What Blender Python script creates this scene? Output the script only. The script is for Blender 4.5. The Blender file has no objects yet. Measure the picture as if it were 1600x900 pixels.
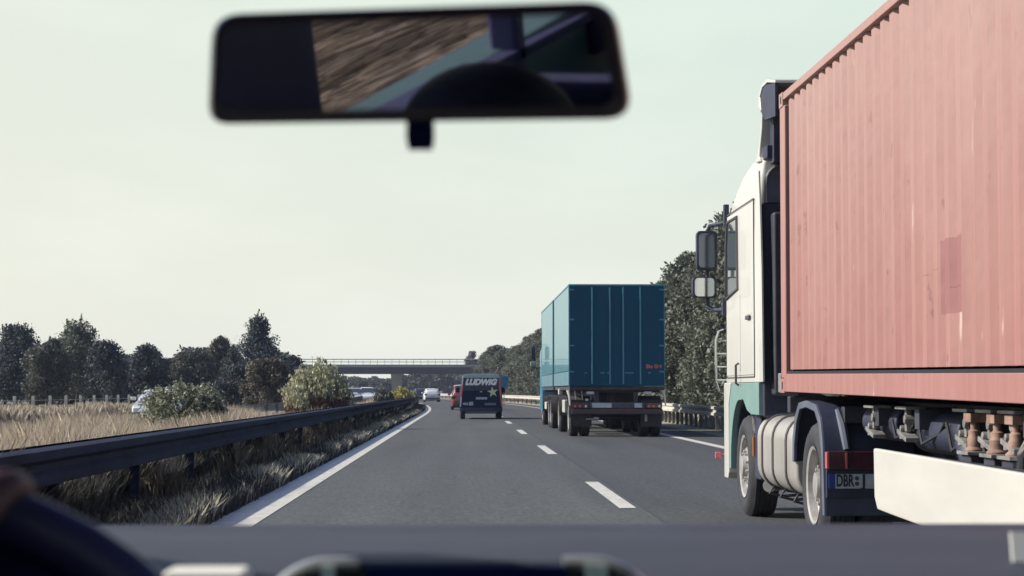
import bpy, bmesh, math, random
import numpy as np
from mathutils import Vector, Matrix, Euler
R = math.radians
random.seed(7)
scn = bpy.context.scene
C = scn.collection
EYE = 1.25

# ------------------------------------------------------------------ materials
def nodes_of(m):
    m.use_nodes = True
    nt = m.node_tree
    return nt, nt.nodes['Principled BSDF']

def mat(name, col, rough=0.6, metal=0.0, var=0.0, scale=3.0, stretch=(1, 1, 1), bump=0.0, bscale=40.0,
        island=0.0, spec=0.5, coat=0.0, col2=None, trans=0.0, detail=5.0):
    m = bpy.data.materials.new(name)
    nt, b = nodes_of(m)
    b.inputs['Base Color'].default_value = (*col, 1)
    b.inputs['Roughness'].default_value = rough
    b.inputs['Metallic'].default_value = metal
    b.inputs['Specular IOR Level'].default_value = spec
    b.inputs['Coat Weight'].default_value = coat
    tc = nt.nodes.new('ShaderNodeTexCoord')
    mp = nt.nodes.new('ShaderNodeMapping'); mp.inputs['Scale'].default_value = stretch
    nt.links.new(tc.outputs['Object'], mp.inputs['Vector'])
    out = None
    if var > 0 or col2 is not None:
        n = nt.nodes.new('ShaderNodeTexNoise'); n.inputs['Scale'].default_value = scale
        n.inputs['Detail'].default_value = detail; n.inputs['Roughness'].default_value = 0.62
        nt.links.new(mp.outputs['Vector'], n.inputs['Vector'])
        r = nt.nodes.new('ShaderNodeValToRGB')
        a = [max(0, c * (1 - var)) for c in col]
        z = list(col2) if col2 is not None else [c * (1 + var) for c in col]
        r.color_ramp.elements[0].position = 0.32; r.color_ramp.elements[0].color = (*a, 1)
        r.color_ramp.elements[1].position = 0.68; r.color_ramp.elements[1].color = (*z, 1)
        nt.links.new(n.outputs['Fac'], r.inputs['Fac'])
        out = r.outputs['Color']
    if island > 0:
        g = nt.nodes.new('ShaderNodeNewGeometry')
        mr = nt.nodes.new('ShaderNodeMapRange')
        mr.inputs['To Min'].default_value = 1 - island; mr.inputs['To Max'].default_value = 1 + island
        nt.links.new(g.outputs['Random Per Island'], mr.inputs['Value'])
        mx = nt.nodes.new('ShaderNodeVectorMath'); mx.operation = 'SCALE'
        if out is not None: nt.links.new(out, mx.inputs[0])
        else: mx.inputs[0].default_value = col
        nt.links.new(mr.outputs['Result'], mx.inputs['Scale'])
        out = mx.outputs['Vector']
    if out is not None: nt.links.new(out, b.inputs['Base Color'])
    if bump > 0:
        n2 = nt.nodes.new('ShaderNodeTexNoise'); n2.inputs['Scale'].default_value = bscale
        n2.inputs['Detail'].default_value = 4
        nt.links.new(mp.outputs['Vector'], n2.inputs['Vector'])
        bp = nt.nodes.new('ShaderNodeBump'); bp.inputs['Strength'].default_value = bump
        bp.inputs['Distance'].default_value = 0.02
        nt.links.new(n2.outputs['Fac'], bp.inputs['Height'])
        nt.links.new(bp.outputs['Normal'], b.inputs['Normal'])
    if trans > 0:   # leaf: add some translucency
        t = nt.nodes.new('ShaderNodeBsdfTranslucent')
        if out is not None: nt.links.new(out, t.inputs['Color'])
        else: t.inputs['Color'].default_value = (*col, 1)
        ms = nt.nodes.new('ShaderNodeMixShader'); ms.inputs['Fac'].default_value = trans
        o = nt.nodes['Material Output']
        nt.links.new(b.outputs['BSDF'], ms.inputs[1]); nt.links.new(t.outputs['BSDF'], ms.inputs[2])
        nt.links.new(ms.outputs['Shader'], o.inputs['Surface'])
    return m

M = {}
def asphalt_mat(name, col):
    m = bpy.data.materials.new(name); nt, b = nodes_of(m); L = nt.links.new
    tc = nt.nodes.new('ShaderNodeTexCoord')
    def layer(scale, st, lo, hi, det=4, p=(.3, .7)):
        mp = nt.nodes.new('ShaderNodeMapping'); mp.inputs['Scale'].default_value = st; L(tc.outputs['Object'], mp.inputs['Vector'])
        n = nt.nodes.new('ShaderNodeTexNoise'); n.inputs['Scale'].default_value = scale; n.inputs['Detail'].default_value = det; L(mp.outputs['Vector'], n.inputs['Vector'])
        r = nt.nodes.new('ShaderNodeMapRange'); r.inputs[1].default_value, r.inputs[2].default_value, r.inputs[3].default_value, r.inputs[4].default_value = p[0], p[1], lo, hi
        L(n.outputs['Fac'], r.inputs[0]); return r.outputs[0]
    f = None
    for q in (layer(.9, (1, .035, 1), .80, 1.14, 3), layer(.35, (1, .4, 1), .94, 1.07), layer(20, (1, .6, 1), .62, 1.42, 3), layer(7, (1, .25, 1), .95, 1.05), layer(2.6, (1, .12, 1), .80, 1.0, 3, (.26, .34))):
        if f is None: f = q
        else:
            mu = nt.nodes.new('ShaderNodeMath'); mu.operation = 'MULTIPLY'; L(f, mu.inputs[0]); L(q, mu.inputs[1]); f = mu.outputs[0]
    sc = nt.nodes.new('ShaderNodeVectorMath'); sc.operation = 'SCALE'; sc.inputs[0].default_value = col; L(f, sc.inputs['Scale'])
    L(sc.outputs['Vector'], b.inputs['Base Color']); b.inputs['Roughness'].default_value = .8; b.inputs['Specular IOR Level'].default_value = .35
    return m
M['asphalt'] = asphalt_mat('asphalt', (0.074, 0.080, 0.083))
M['asphalt_right'] = asphalt_mat('asphalt_right', (0.062, 0.067, 0.071))
M['asphalt_old'] = mat('asphalt_old', (0.14, 0.14, 0.14), 0.8, var=0.1, scale=1.0)
M['seam'] = mat('seam', (0.045, 0.048, 0.055), 0.6, var=0.2, scale=3)
M['paint'] = mat('paint', (0.53, 0.52, 0.47), 0.6, var=0.16, scale=7, stretch=(1, 0.4, 1), bump=0.15)
M['soil'] = mat('soil', (0.075, 0.07, 0.045), 0.95, col2=(0.19, 0.16, 0.11), scale=0.7, bump=0.6, bscale=6)
M['verge'] = mat('verge', (0.20, 0.19, 0.13), 0.95, col2=(0.38, 0.35, 0.26), scale=1.2, bump=0.5, bscale=9)
M['grass_dry'] = mat('grass_dry', (0.45, 0.385, 0.30), 0.8, island=0.45, trans=0.3)
M['straw'] = mat('straw', (0.38, 0.32, 0.27), 0.8, var=.5, scale=1.5, stretch=(1, .15, 1), island=0.7, trans=0.2)
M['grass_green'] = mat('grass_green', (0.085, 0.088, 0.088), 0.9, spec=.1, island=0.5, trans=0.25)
M['grass_seed'] = mat('grass_seed', (0.44, 0.43, 0.35), 0.8, island=0.4, trans=0.3)
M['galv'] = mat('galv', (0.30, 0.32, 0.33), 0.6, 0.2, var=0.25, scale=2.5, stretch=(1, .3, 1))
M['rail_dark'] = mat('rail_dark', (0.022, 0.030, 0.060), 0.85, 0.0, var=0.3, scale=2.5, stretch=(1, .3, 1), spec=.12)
M['galv_pale'] = mat('galv_pale', (0.50, 0.48, 0.42), 0.6, 0.1, var=0.15, scale=2.5)
M['post'] = mat('post', (0.16, 0.16, 0.17), 0.6, 0.3, var=0.2, scale=5)
M['post_wood'] = mat('post_wood', (0.52, 0.50, 0.45), 0.8, var=0.2, scale=5)
M['leaf_dark'] = mat('leaf_dark', (0.056, 0.074, 0.080), 0.7, var=0.5, scale=0.7, island=0.45, trans=0.2)
M['leaf_mid'] = mat('leaf_mid', (0.100, 0.108, 0.088), 0.7, var=0.5, scale=0.8, island=0.4, trans=0.22)
M['leaf_olive'] = mat('leaf_olive', (0.13, 0.146, 0.112), 0.7, var=0.45, scale=0.8, island=0.35, trans=0.22)
M['leaf_brown'] = mat('leaf_brown', (0.115, 0.100, 0.078), 0.75, var=0.3, scale=0.7, island=0.5, trans=0.2)
M['leaf_pale'] = mat('leaf_pale', (0.38, 0.375, 0.25), 0.7, var=0.3, scale=2.0, island=0.5, trans=0.3)
M['leaf_grey'] = mat('leaf_grey', (0.25, 0.26, 0.19), 0.7, var=0.3, scale=2.0, island=0.6, trans=0.25)
M['leaf_yellow'] = mat('leaf_yellow', (0.36, 0.34, 0.10), 0.7, var=0.3, scale=2.0, island=0.5, trans=0.3)
M['leaf_plum'] = mat('leaf_plum', (0.19, 0.10, 0.09), 0.8, var=0.3, scale=2.0, island=0.5, trans=0.2)
M['bark'] = mat('bark', (0.12, 0.10, 0.08), 0.9, var=0.3, scale=6, stretch=(1, 1, .2), bump=0.5)
M['concrete'] = mat('concrete', (0.26, 0.25, 0.24), 0.8, var=0.15, scale=0.4)
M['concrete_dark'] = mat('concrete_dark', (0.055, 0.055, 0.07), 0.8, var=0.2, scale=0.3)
M['concrete_pale'] = mat('concrete_pale', (0.25, 0.25, 0.25), 0.8, var=0.15, scale=0.4)
# trucks
M['cab_white'] = mat('cab_white', (0.52, 0.52, 0.49), 0.35, var=0.05, scale=2, stretch=(1, 1, .4), coat=0.2)
M['cab_teal'] = mat('cab_teal', (0.19, 0.32, 0.30), 0.4, var=0.08, scale=3, coat=0.2)
M['navy_plastic'] = mat('navy_plastic', (0.022, 0.028, 0.055), 0.55, var=0.3, scale=4)
M['chassis'] = mat('chassis', (0.030, 0.033, 0.050), 0.6, var=0.4, scale=5)
M['panel_grey'] = mat('panel_grey', (0.085, 0.10, 0.14), 0.5, var=0.2, scale=3)
M['rubber'] = mat('rubber', (0.030, 0.031, 0.038), 0.8, var=0.3, scale=8, bump=0.2, bscale=50)
M['rubber_dust'] = mat('rubber_dust', (0.035, 0.035, 0.042), 0.85, var=0.25, scale=6)
M['rim'] = mat('rim', (0.44, 0.43, 0.41), 0.45, 0.5, var=0.2, scale=7)
M['hole'] = mat('hole', (0.012, 0.012, 0.02), 0.8)
M['tank'] = mat('tank', (0.40, 0.39, 0.37), 0.38, 0.35, var=0.12, scale=3, stretch=(1, 1, .3), col2=(0.48, 0.46, 0.43))
M['strap'] = mat('strap', (0.07, 0.065, 0.07), 0.6)
M['tail_red'] = mat('tail_red', (0.055, 0.013, 0.022), 0.25, coat=0.4, var=0.5, scale=14, stretch=(1, 1, .2))
M['tail_red_pale'] = mat('tail_red_pale', (0.55, 0.12, 0.12), 0.25, coat=0.4)
M['orange'] = mat('orange', (0.55, 0.16, 0.03), 0.3)
M['plate'] = mat('plate', (0.42, 0.46, 0.52), 0.5, var=0.15, scale=15)
M['eu_blue'] = mat('eu_blue', (0.02, 0.05, 0.22), 0.5)
M['letter_black'] = mat('letter_black', (0.02, 0.02, 0.03), 0.5)
M['letter_white'] = mat('letter_white', (0.92, 0.92, 0.90), 0.5)
M['glass_dark'] = mat('glass_dark', (0.045, 0.06, 0.075), 0.08, 0.0, spec=0.8, coat=0.5)
M['glass_grey'] = mat('glass_grey', (0.16, 0.20, 0.23), 0.12, spec=0.8, coat=0.5)
M['mirror'] = mat('mirror', (0.86, 0.88, 0.9), 0.03, 1.0)
M['skirt'] = mat('skirt', (0.50, 0.495, 0.455), 0.42, var=0.06, scale=1.6, stretch=(1, .6, 2.5), bump=.15, bscale=2)
M['rust_metal'] = mat('rust_metal', (0.26, 0.165, 0.13), 0.7, 0.1, var=0.35, scale=9)
M['grit_metal'] = mat('grit_metal', (0.24, 0.235, 0.23), 0.55, 0.4, var=0.35, scale=9)
M['chrome'] = mat('chrome', (0.7, 0.7, 0.7), 0.2, 1.0)
M['blue_tarp'] = mat('blue_tarp', (0.045, 0.195, 0.245), 0.33, var=0.10, scale=0.8, stretch=(1, 1, .5), spec=0.6, coat=0.35)
M['blue_band'] = mat('blue_band', (0.09, 0.19, 0.23), 0.45, var=0.12, scale=1.5)
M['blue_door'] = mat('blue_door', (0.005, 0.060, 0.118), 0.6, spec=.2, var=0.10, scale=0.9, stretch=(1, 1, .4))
M['blue_rib'] = mat('blue_rib', (0.045, 0.20, 0.28), 0.4, var=0.2, scale=3)
M['blue_cab'] = mat('blue_cab', (0.03, 0.18, 0.28), 0.4, coat=0.3)
M['van_navy'] = mat('van_navy', (0.008, 0.018, 0.055), 0.6, spec=.2, var=0.15, scale=2)
M['van_roof'] = mat('van_roof', (0.35, 0.48, 0.50), 0.4, coat=0.3)
M['van_red'] = mat('van_red', (0.55, 0.11, 0.10), 0.35, coat=0.4)
M['van_star'] = mat('van_star', (0.66, 0.70, 0.42), 0.5)
M['red_paint'] = mat('red_paint', (0.22, 0.055, 0.05), 0.3, coat=0.6)
M['white_paint'] = mat('white_paint', (0.72, 0.74, 0.76), 0.28, coat=0.6)
M['silver_paint'] = mat('silver_paint', (0.55, 0.58, 0.58), 0.3, 0.3, coat=0.6)
M['black_paint'] = mat('black_paint', (0.03, 0.035, 0.055), 0.3, coat=0.5)
M['sign_blue'] = mat('sign_blue', (0.01, 0.15, 0.30), 0.5, var=0.1, scale=2)
M['lamp_clear'] = mat('lamp_clear', (0.7, 0.7, 0.68), 0.15, coat=0.5)
# car interior
M['dash'] = mat('dash', (0.036, 0.042, 0.056), 0.62, var=0.12, scale=5, bump=0.15, bscale=300)
M['dash_dark'] = mat('dash_dark', (0.006, 0.014, 0.075), 0.9, spec=.1, var=0.1, scale=5)
M['trim_navy'] = mat('trim_navy', (0.050, 0.056, 0.16), 0.42, var=0.1, scale=5)
M['mirror_rim'] = mat('mirror_rim', (0.055, 0.045, 0.065), 0.35, var=0.1, scale=8)
M['cloth_navy'] = mat('cloth_navy', (0.022, 0.028, 0.10), 0.9, var=0.2, scale=30)
M['door_teal'] = mat('door_teal', (0.06, 0.12, 0.14), 0.6, var=0.1, scale=5)
M['bezel'] = mat('bezel', (0.60, 0.62, 0.60), 0.3, 0.6)
M['vent_pale'] = mat('vent_pale', (0.55, 0.68, 0.68), 0.3, 0.2)
M['skin'] = mat('skin', (0.075, 0.036, 0.048), 0.55, var=0.1, scale=12)
M['paper'] = mat('paper', (0.75, 0.75, 0.70), 0.7)
M['shirt'] = mat('shirt', (0.05, 0.035, 0.075), 0.9, var=0.2, scale=20)
M['eye_dark'] = mat('eye_dark', (0.05, 0.04, 0.04), .3)
M['hair'] = mat('hair', (0.014, 0.017, 0.045), 0.7, var=0.3, scale=40)

def container_mat():
    m = bpy.data.materials.new('container_paint')
    nt, b = nodes_of(m); L = nt.links.new
    tc = nt.nodes.new('ShaderNodeTexCoord')
    def noise(scale, st, det=5):
        mp = nt.nodes.new('ShaderNodeMapping'); mp.inputs['Scale'].default_value = st
        L(tc.outputs['Object'], mp.inputs['Vector'])
        n = nt.nodes.new('ShaderNodeTexNoise'); n.inputs['Scale'].default_value = scale; n.inputs['Detail'].default_value = det
        L(mp.outputs['Vector'], n.inputs['Vector']); return n.outputs['Fac']
    def ramp(fac, p0, c0, p1, c1):
        r = nt.nodes.new('ShaderNodeValToRGB')
        r.color_ramp.elements[0].position = p0; r.color_ramp.elements[0].color = (*c0, 1)
        r.color_ramp.elements[1].position = p1; r.color_ramp.elements[1].color = (*c1, 1)
        L(fac, r.inputs['Fac']); return r.outputs['Color']
    def mix(f, a, bb, mode='MIX'):
        x = nt.nodes.new('ShaderNodeMix'); x.data_type = 'RGBA'; x.blend_type = mode
        if isinstance(f, float): x.inputs[0].default_value = f
        else: L(f, x.inputs[0])
        for s, v in ((6, a), (7, bb)):
            if isinstance(v, tuple): x.inputs[s].default_value = (*v, 1)
            else: L(v, x.inputs[s])
        return x.outputs[2]
    base = ramp(noise(0.7, (1, 1, .35)), .35, (0.285, 0.125, 0.115), .68, (0.33, 0.160, 0.145))
    streak = ramp(noise(4.0, (1, 2.2, .10), 6), .44, (0, 0, 0), .72, (1, 1, 1))
    c = mix(mix(.5, (0., 0., 0.), streak), base, (0.37, 0.21, 0.185))
    pits = ramp(noise(6, (1, 1.6, .8), 4), .67, (0, 0, 0), .71, (1, 1, 1))
    c = mix(pits, c, (0.20, 0.085, 0.075))
    pale = ramp(noise(5, (1, 1.4, .30), 3), .69, (0, 0, 0), .73, (1, 1, 1))
    c = mix(pale, c, (0.50, 0.36, 0.32))
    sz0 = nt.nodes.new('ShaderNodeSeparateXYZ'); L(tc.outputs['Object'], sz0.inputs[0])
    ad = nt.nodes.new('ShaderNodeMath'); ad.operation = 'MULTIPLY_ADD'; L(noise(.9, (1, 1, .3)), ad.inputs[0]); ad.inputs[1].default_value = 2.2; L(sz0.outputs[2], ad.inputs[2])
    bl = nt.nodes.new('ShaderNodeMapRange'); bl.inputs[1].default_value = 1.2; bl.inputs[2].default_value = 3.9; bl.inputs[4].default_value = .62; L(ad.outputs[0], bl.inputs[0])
    c = mix(bl.outputs[0], c, (0.385, 0.270, 0.240))   # paler towards the top, transition broken up by noise
    # faded-out repaint patch (a rectangle of darker paint with its own edges)
    sx = nt.nodes.new('ShaderNodeSeparateXYZ'); L(tc.outputs['Object'], sx.inputs[0])
    def band(sock, lo, hi):
        a = nt.nodes.new('ShaderNodeMath'); a.operation = 'GREATER_THAN'; a.inputs[1].default_value = lo; L(sock, a.inputs[0])
        d = nt.nodes.new('ShaderNodeMath'); d.operation = 'LESS_THAN'; d.inputs[1].default_value = hi; L(sock, d.inputs[0])
        e = nt.nodes.new('ShaderNodeMath'); e.operation = 'MULTIPLY'; L(a.outputs[0], e.inputs[0]); L(d.outputs[0], e.inputs[1]); return e.outputs[0]
    def mul(a, b2):
        e = nt.nodes.new('ShaderNodeMath'); e.operation = 'MULTIPLY'; L(a, e.inputs[0]); L(b2, e.inputs[1]); return e.outputs[0]
    # object coords: y measured from container front (0 .. -12.2), z from its floor
    c = mix(mul(band(sx.outputs[1], -5.95, -5.42), band(sx.outputs[2], .50, .935)), c, (0.26, 0.112, 0.110))
    c = mix(mul(band(sx.outputs[1], -5.93, -5.68), band(sx.outputs[2], .645, .652)), c, (0.17, 0.08, 0.08))
    c = mix(mul(band(sx.outputs[1], -5.40, -5.20), band(sx.outputs[2], .765, .772)), c, (0.25, 0.12, 0.10))
    c = mix(mul(band(sx.outputs[1], -5.14, -4.92), band(sx.outputs[2], .745, .752)), c, (0.22, 0.11, 0.10))
    L(c, b.inputs['Base Color']); b.inputs['Roughness'].default_value = 0.6
    bp = nt.nodes.new('ShaderNodeBump'); bp.inputs['Strength'].default_value = 0.6; bp.inputs['Distance'].default_value = 0.04
    L(noise(2.2, (1, 1.5, .7), 3), bp.inputs['Height']); L(bp.outputs['Normal'], b.inputs['Normal'])
    return m
M['container'] = container_mat()

# ------------------------------------------------------------------ builder
ORG = {}
class MB:
    def __init__(s): s.v = []; s.f = []; s.mi = []; s.cur = 0
    def m(s, i): s.cur = i; return s
    def add(s, vs, fs):
        n = len(s.v); s.v += [tuple(v) for v in vs]
        s.f += [tuple(n + i for i in f) for f in fs]; s.mi += [s.cur] * len(fs); return s
    def box(s, x0, x1, y0, y1, z0, z1):
        vs = [(x, y, z) for x in (x0, x1) for y in (y0, y1) for z in (z0, z1)]
        return s.add(vs, [(0, 1, 3, 2), (4, 6, 7, 5), (0, 4, 5, 1), (2, 3, 7, 6), (0, 2, 6, 4), (1, 5, 7, 3)])
    def obox(s, c, size, rot=(0, 0, 0)):
        E = Euler(rot).to_matrix(); c = Vector(c); h = [k / 2 for k in size]
        vs = [c + E @ Vector((x * h[0], y * h[1], z * h[2])) for x in (-1, 1) for y in (-1, 1) for z in (-1, 1)]
        return s.add(vs, [(0, 1, 3, 2), (4, 6, 7, 5), (0, 4, 5, 1), (2, 3, 7, 6), (0, 2, 6, 4), (1, 5, 7, 3)])
    def prism(s, poly, ax, a, b):
        """poly: list of 2D points in the plane normal to ax (x: (y,z); y: (x,z); z: (x,y))"""
        def P(p, t):
            return (t, p[0], p[1]) if ax == 'x' else (p[0], t, p[1]) if ax == 'y' else (p[0], p[1], t)
        n = len(poly); vs = [P(p, a) for p in poly] + [P(p, b) for p in poly]
        fs = [(i, (i + 1) % n, n + (i + 1) % n, n + i) for i in range(n)] + [tuple(range(n))[::-1], tuple(range(n, 2 * n))]
        return s.add(vs, fs)
    def cyl(s, p0, p1, r0, r1=None, n=12, cap=True):
        r1 = r0 if r1 is None else r1
        p0 = Vector(p0); p1 = Vector(p1); d = (p1 - p0).normalized()
        u = d.orthogonal().normalized(); w = d.cross(u)
        vs = []
        for p, r in ((p0, r0), (p1, r1)):
            for i in range(n):
                a = 2 * math.pi * i / n; vs.append(p + u * math.cos(a) * r + w * math.sin(a) * r)
        fs = [(i, (i + 1) % n, n + (i + 1) % n, n + i) for i in range(n)]
        if cap: fs += [tuple(range(n))[::-1], tuple(range(n, 2 * n))]
        return s.add(vs, fs)
    def tube(s, pts, r, n=8, closed=False):
        pts = [Vector(p) for p in pts]; k = len(pts); vs = []
        up = None
        for i, p in enumerate(pts):
            a = pts[(i - 1) % k] if (closed or i > 0) else p
            b = pts[(i + 1) % k] if (closed or i < k - 1) else p
            d = (b - a).normalized()
            if up is None: up = d.orthogonal().normalized()
            u = (up - d * up.dot(d)).normalized(); up = u; w = d.cross(u)
            rr = r[i] if isinstance(r, (list, tuple)) else r
            for j in range(n):
                t = 2 * math.pi * j / n; vs.append(p + u * math.cos(t) * rr + w * math.sin(t) * rr)
        fs = []
        for i in range(k if closed else k - 1):
            i2 = (i + 1) % k
            for j in range(n): fs.append((i * n + j, i * n + (j + 1) % n, i2 * n + (j + 1) % n, i2 * n + j))
        if not closed: fs += [tuple(range(n))[::-1], tuple(range((k - 1) * n, k * n))]
        return s.add(vs, fs)
    def lathe(s, prof, c, ax='x', n=40, closed=False):
        """prof: (r, t) along axis"""
        vs = []; k = len(prof)
        for (r, t) in prof:
            for j in range(n):
                a = 2 * math.pi * j / n; q = (r * math.cos(a), r * math.sin(a))
                vs.append((c[0] + t, c[1] + q[0], c[2] + q[1]) if ax == 'x' else (c[0] + q[0], c[1] + t, c[2] + q[1]) if ax == 'y' else (c[0] + q[0], c[1] + q[1], c[2] + t))
        fs = [(i * n + j, i * n + (j + 1) % n, ((i + 1) % k) * n + (j + 1) % n, ((i + 1) % k) * n + j) for i in range(k if closed else k - 1) for j in range(n)]
        return s.add(vs, fs)
    def loft(s, secs, cap=True):
        n = len(secs[0]); vs = [v for q in secs for v in q]
        fs = [(i * n + j, i * n + (j + 1) % n, (i + 1) * n + (j + 1) % n, (i + 1) * n + j) for i in range(len(secs) - 1) for j in range(n)]
        if cap: fs += [tuple(range(n))[::-1], tuple(range((len(secs) - 1) * n, len(secs) * n))]
        return s.add(vs, fs)
    def build(s, name, m, parent=None, smooth=35, bevel=0.0, org=None):
        o0 = Vector(org) if org else (Vector(ORG[parent.name]) if parent else Vector((0, 0, 0)))
        me = bpy.data.meshes.new(name)
        me.from_pydata([Vector(v) - o0 for v in s.v], [], s.f)
        ms = m if isinstance(m, (list, tuple)) else [m]
        for q in ms: me.materials.append(M[q] if isinstance(q, str) else q)
        me.polygons.foreach_set('material_index', s.mi)
        bm = bmesh.new(); bm.from_mesh(me); bmesh.ops.recalc_face_normals(bm, faces=bm.faces); bm.to_mesh(me); bm.free()
        if smooth:
            me.polygons.foreach_set('use_smooth', [True] * len(me.polygons)); me.set_sharp_from_angle(angle=R(smooth))
        o = bpy.data.objects.new(name, me); C.objects.link(o)
        if parent: o.parent = parent
        elif org: o.location = org
        ORG[o.name] = tuple(o0)
        if bevel:
            b = o.modifiers.new('Bevel', 'BEVEL'); b.width = bevel; b.segments = 2; b.limit_method = 'ANGLE'; b.angle_limit = R(40)
            b.harden_normals = True
        return o

def tag(o, label=None, cat=None, group=None, kind=None):
    if label: o['label'] = label
    if cat: o['category'] = cat
    if group: o['group'] = group
    if kind: o['kind'] = kind
    return o
def thing(name, loc, label, cat, group=None):
    o = bpy.data.objects.new(name, None); C.objects.link(o); o.location = loc; o.empty_display_size = .3
    ORG[o.name] = tuple(loc); return tag(o, label, cat, group)
def copy_tree(o, parent=None):
    c = o.copy(); C.objects.link(c); c.parent = parent
    for ch in list(o.children): copy_tree(ch, c)
    return c
def text_mesh(name, txt, size, m, parent, loc, rot=(R(90), 0, 0), depth=.004, shear=0.0, bold=0.0, align='CENTER', sx=1.0):
    cu = bpy.data.curves.new(name, 'FONT'); cu.body = txt; cu.size = size; cu.extrude = depth; cu.shear = shear; cu.offset = bold
    cu.align_x = align; cu.align_y = 'CENTER'
    t = bpy.data.objects.new(name, cu); C.objects.link(t)
    dg = bpy.context.evaluated_depsgraph_get()
    me = bpy.data.meshes.new_from_object(t.evaluated_get(dg))
    bpy.data.objects.remove(t)
    me.materials.clear(); me.materials.append(M[m])
    mx = Matrix.Translation(Vector(loc) - Vector(ORG[parent.name])) @ Euler(rot).to_matrix().to_4x4() @ Matrix.Diagonal((sx, 1, 1, 1))
    me.transform(mx)
    o = bpy.data.objects.new(name, me); C.objects.link(o); o.parent = parent; ORG[o.name] = ORG[parent.name]
    return o

def off(y): return -0.000307 * (y - 100) ** 2 if y > 100 else 0.0
def slope(y): return -0.000614 * (y - 100) if y > 100 else 0.0
def ys(a, b, step=8):
    n = max(1, int((b - a) / step)); return [a + (b - a) * i / n for i in range(n + 1)]
def strip(name, x0, x1, ya, yb, z, m, smooth=0):
    mb = MB(); Y = ys(ya, yb); vs = []
    for y in Y: vs += [(x0 + off(y), y, z), (x1 + off(y), y, z)]
    mb.add(vs, [(2 * i, 2 * i + 1, 2 * i + 3, 2 * i + 2) for i in range(len(Y) - 1)])
    o = mb.build(name, m, smooth=0); o['kind'] = 'structure'; return o

# ------------------------------------------------------------------ ground and roads
g = MB(); g.add([(-1800, -400, 0), (1800, -400, 0), (1800, 2600, 0), (-1800, 2600, 0)], [(0, 1, 2, 3)])
tag(g.build('ground', 'soil', smooth=0), kind='structure')
strip('road', -2.42, 1.87, -60, 640, 0.008, 'asphalt')
strip('road_right_lane', 1.87, 7.0, -60, 640, 0.008, 'asphalt_right')
strip('road_opposite', -18.0, -8.3, -60, 640, 0.008, 'asphalt_old')
strip('verge', 7.0, 10.5, -60, 640, 0.006, 'verge')
strip('edge_line', -2.36, -1.93, -60, 500, 0.013, 'paint')
strip('edge_line_right', 5.52, 5.77, -60, 500, 0.013, 'paint')
strip('edge_line_opposite', -8.85, -8.65, -60, 400, 0.013, 'paint')
strip('road_joint', 1.895, 1.93, -60, 400, 0.012, 'seam')
for k in range(-3, 14):
    y0 = 20.3 + 17.2 * k
    strip('lane_dash', 1.64, 1.82, y0, y0 + 5.8, 0.013, 'paint')

# ------------------------------------------------------------------ guardrails, fence
WP = [(0, .0), (.08, .02), (.08, .09), (.015, .13), (.015, .18), (.08, .22), (.08, .29), (0, .31)]
def rail_sweep(x, ya, yb, ztop, side, step=4, th=.012):
    mb = MB(); Y = ys(ya, yb, step); prof = [(side * p[0], ztop - .31 + p[1]) for p in WP]
    back = [(side * (p[0] - th), ztop - .31 + p[1]) for p in WP][::-1]; P = prof + back
    mb.loft([[(x + off(y) + p[0], y, p[1]) for p in P] for y in Y]); return mb
def guardrail(x, ya, yb, label, side, posts, m='galv', ztop=.78, double=False):
    g0 = thing('guardrail', (x, ya, 0), label, 'guardrail')
    rail_sweep(x + side * .08, ya, yb, ztop, side).build('beam', m, g0)
    if double: rail_sweep(x - side * .08, ya, yb, ztop, -side).build('beam', m, g0)
    proto = None
    for y in posts:
        if proto is None:
            pm = MB(); pm.box(x - .05, x + .05, y - .03, y + .03, 0, ztop - .02)
            pm.box(x + min(0, side * .08), x + max(0, side * .08) , y - .045, y + .045, ztop - .22, ztop - .09)
            if double: pm.box(x - max(0, side * .08), x - min(0, side * .08), y - .045, y + .045, ztop - .22, ztop - .09)
            proto = pm.build('post', 'rail_dark' if m == 'rail_dark' else 'post', g0, smooth=0); y00 = y
        else:
            c = proto.copy(); C.objects.link(c); c.parent = g0; c.location = (off(y) - off(y00), y - y00, 0)
    return g0
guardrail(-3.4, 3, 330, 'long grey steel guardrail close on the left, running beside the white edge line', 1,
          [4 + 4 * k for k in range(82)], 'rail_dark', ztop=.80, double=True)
guardrail(-7.55, 3, 300, 'guardrail seen beyond the median grass, along the opposite carriageway', -1,
          [6 + 4 * k for k in range(73)], 'galv', ztop=.75)
guardrail(7.95, 10, 420, 'pale guardrail on the right, below the dense trees behind the trucks', -1,
          [12 + 4 * k for k in range(11)] + [56 + 1.4 * k for k in range(20)] + [86 + 5.0 * k for k in range(66)], 'galv_pale', ztop=.76)
fr = thing('wire_fence', (-19.5, 20, 0), 'fence of pale posts in front of the dark trees at far left', 'fence')
fp = None
for k in range(60):
    y = 30 + 3.6 * k
    if fp is None:
        fp = MB().box(-19.56, -19.44, y - .06, y + .06, 0, 1.0).build('post', 'post_wood', fr, bevel=.01)
    else:
        c = fp.copy(); C.objects.link(c); c.parent = fr; c.location = (off(y), y - 30, 0)
for h in (.45, .8):
    MB().tube([(-19.5 + off(y), y, h) for y in ys(30, 242, 6)], .012, 5).build('wire', 'galv', fr)

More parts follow.
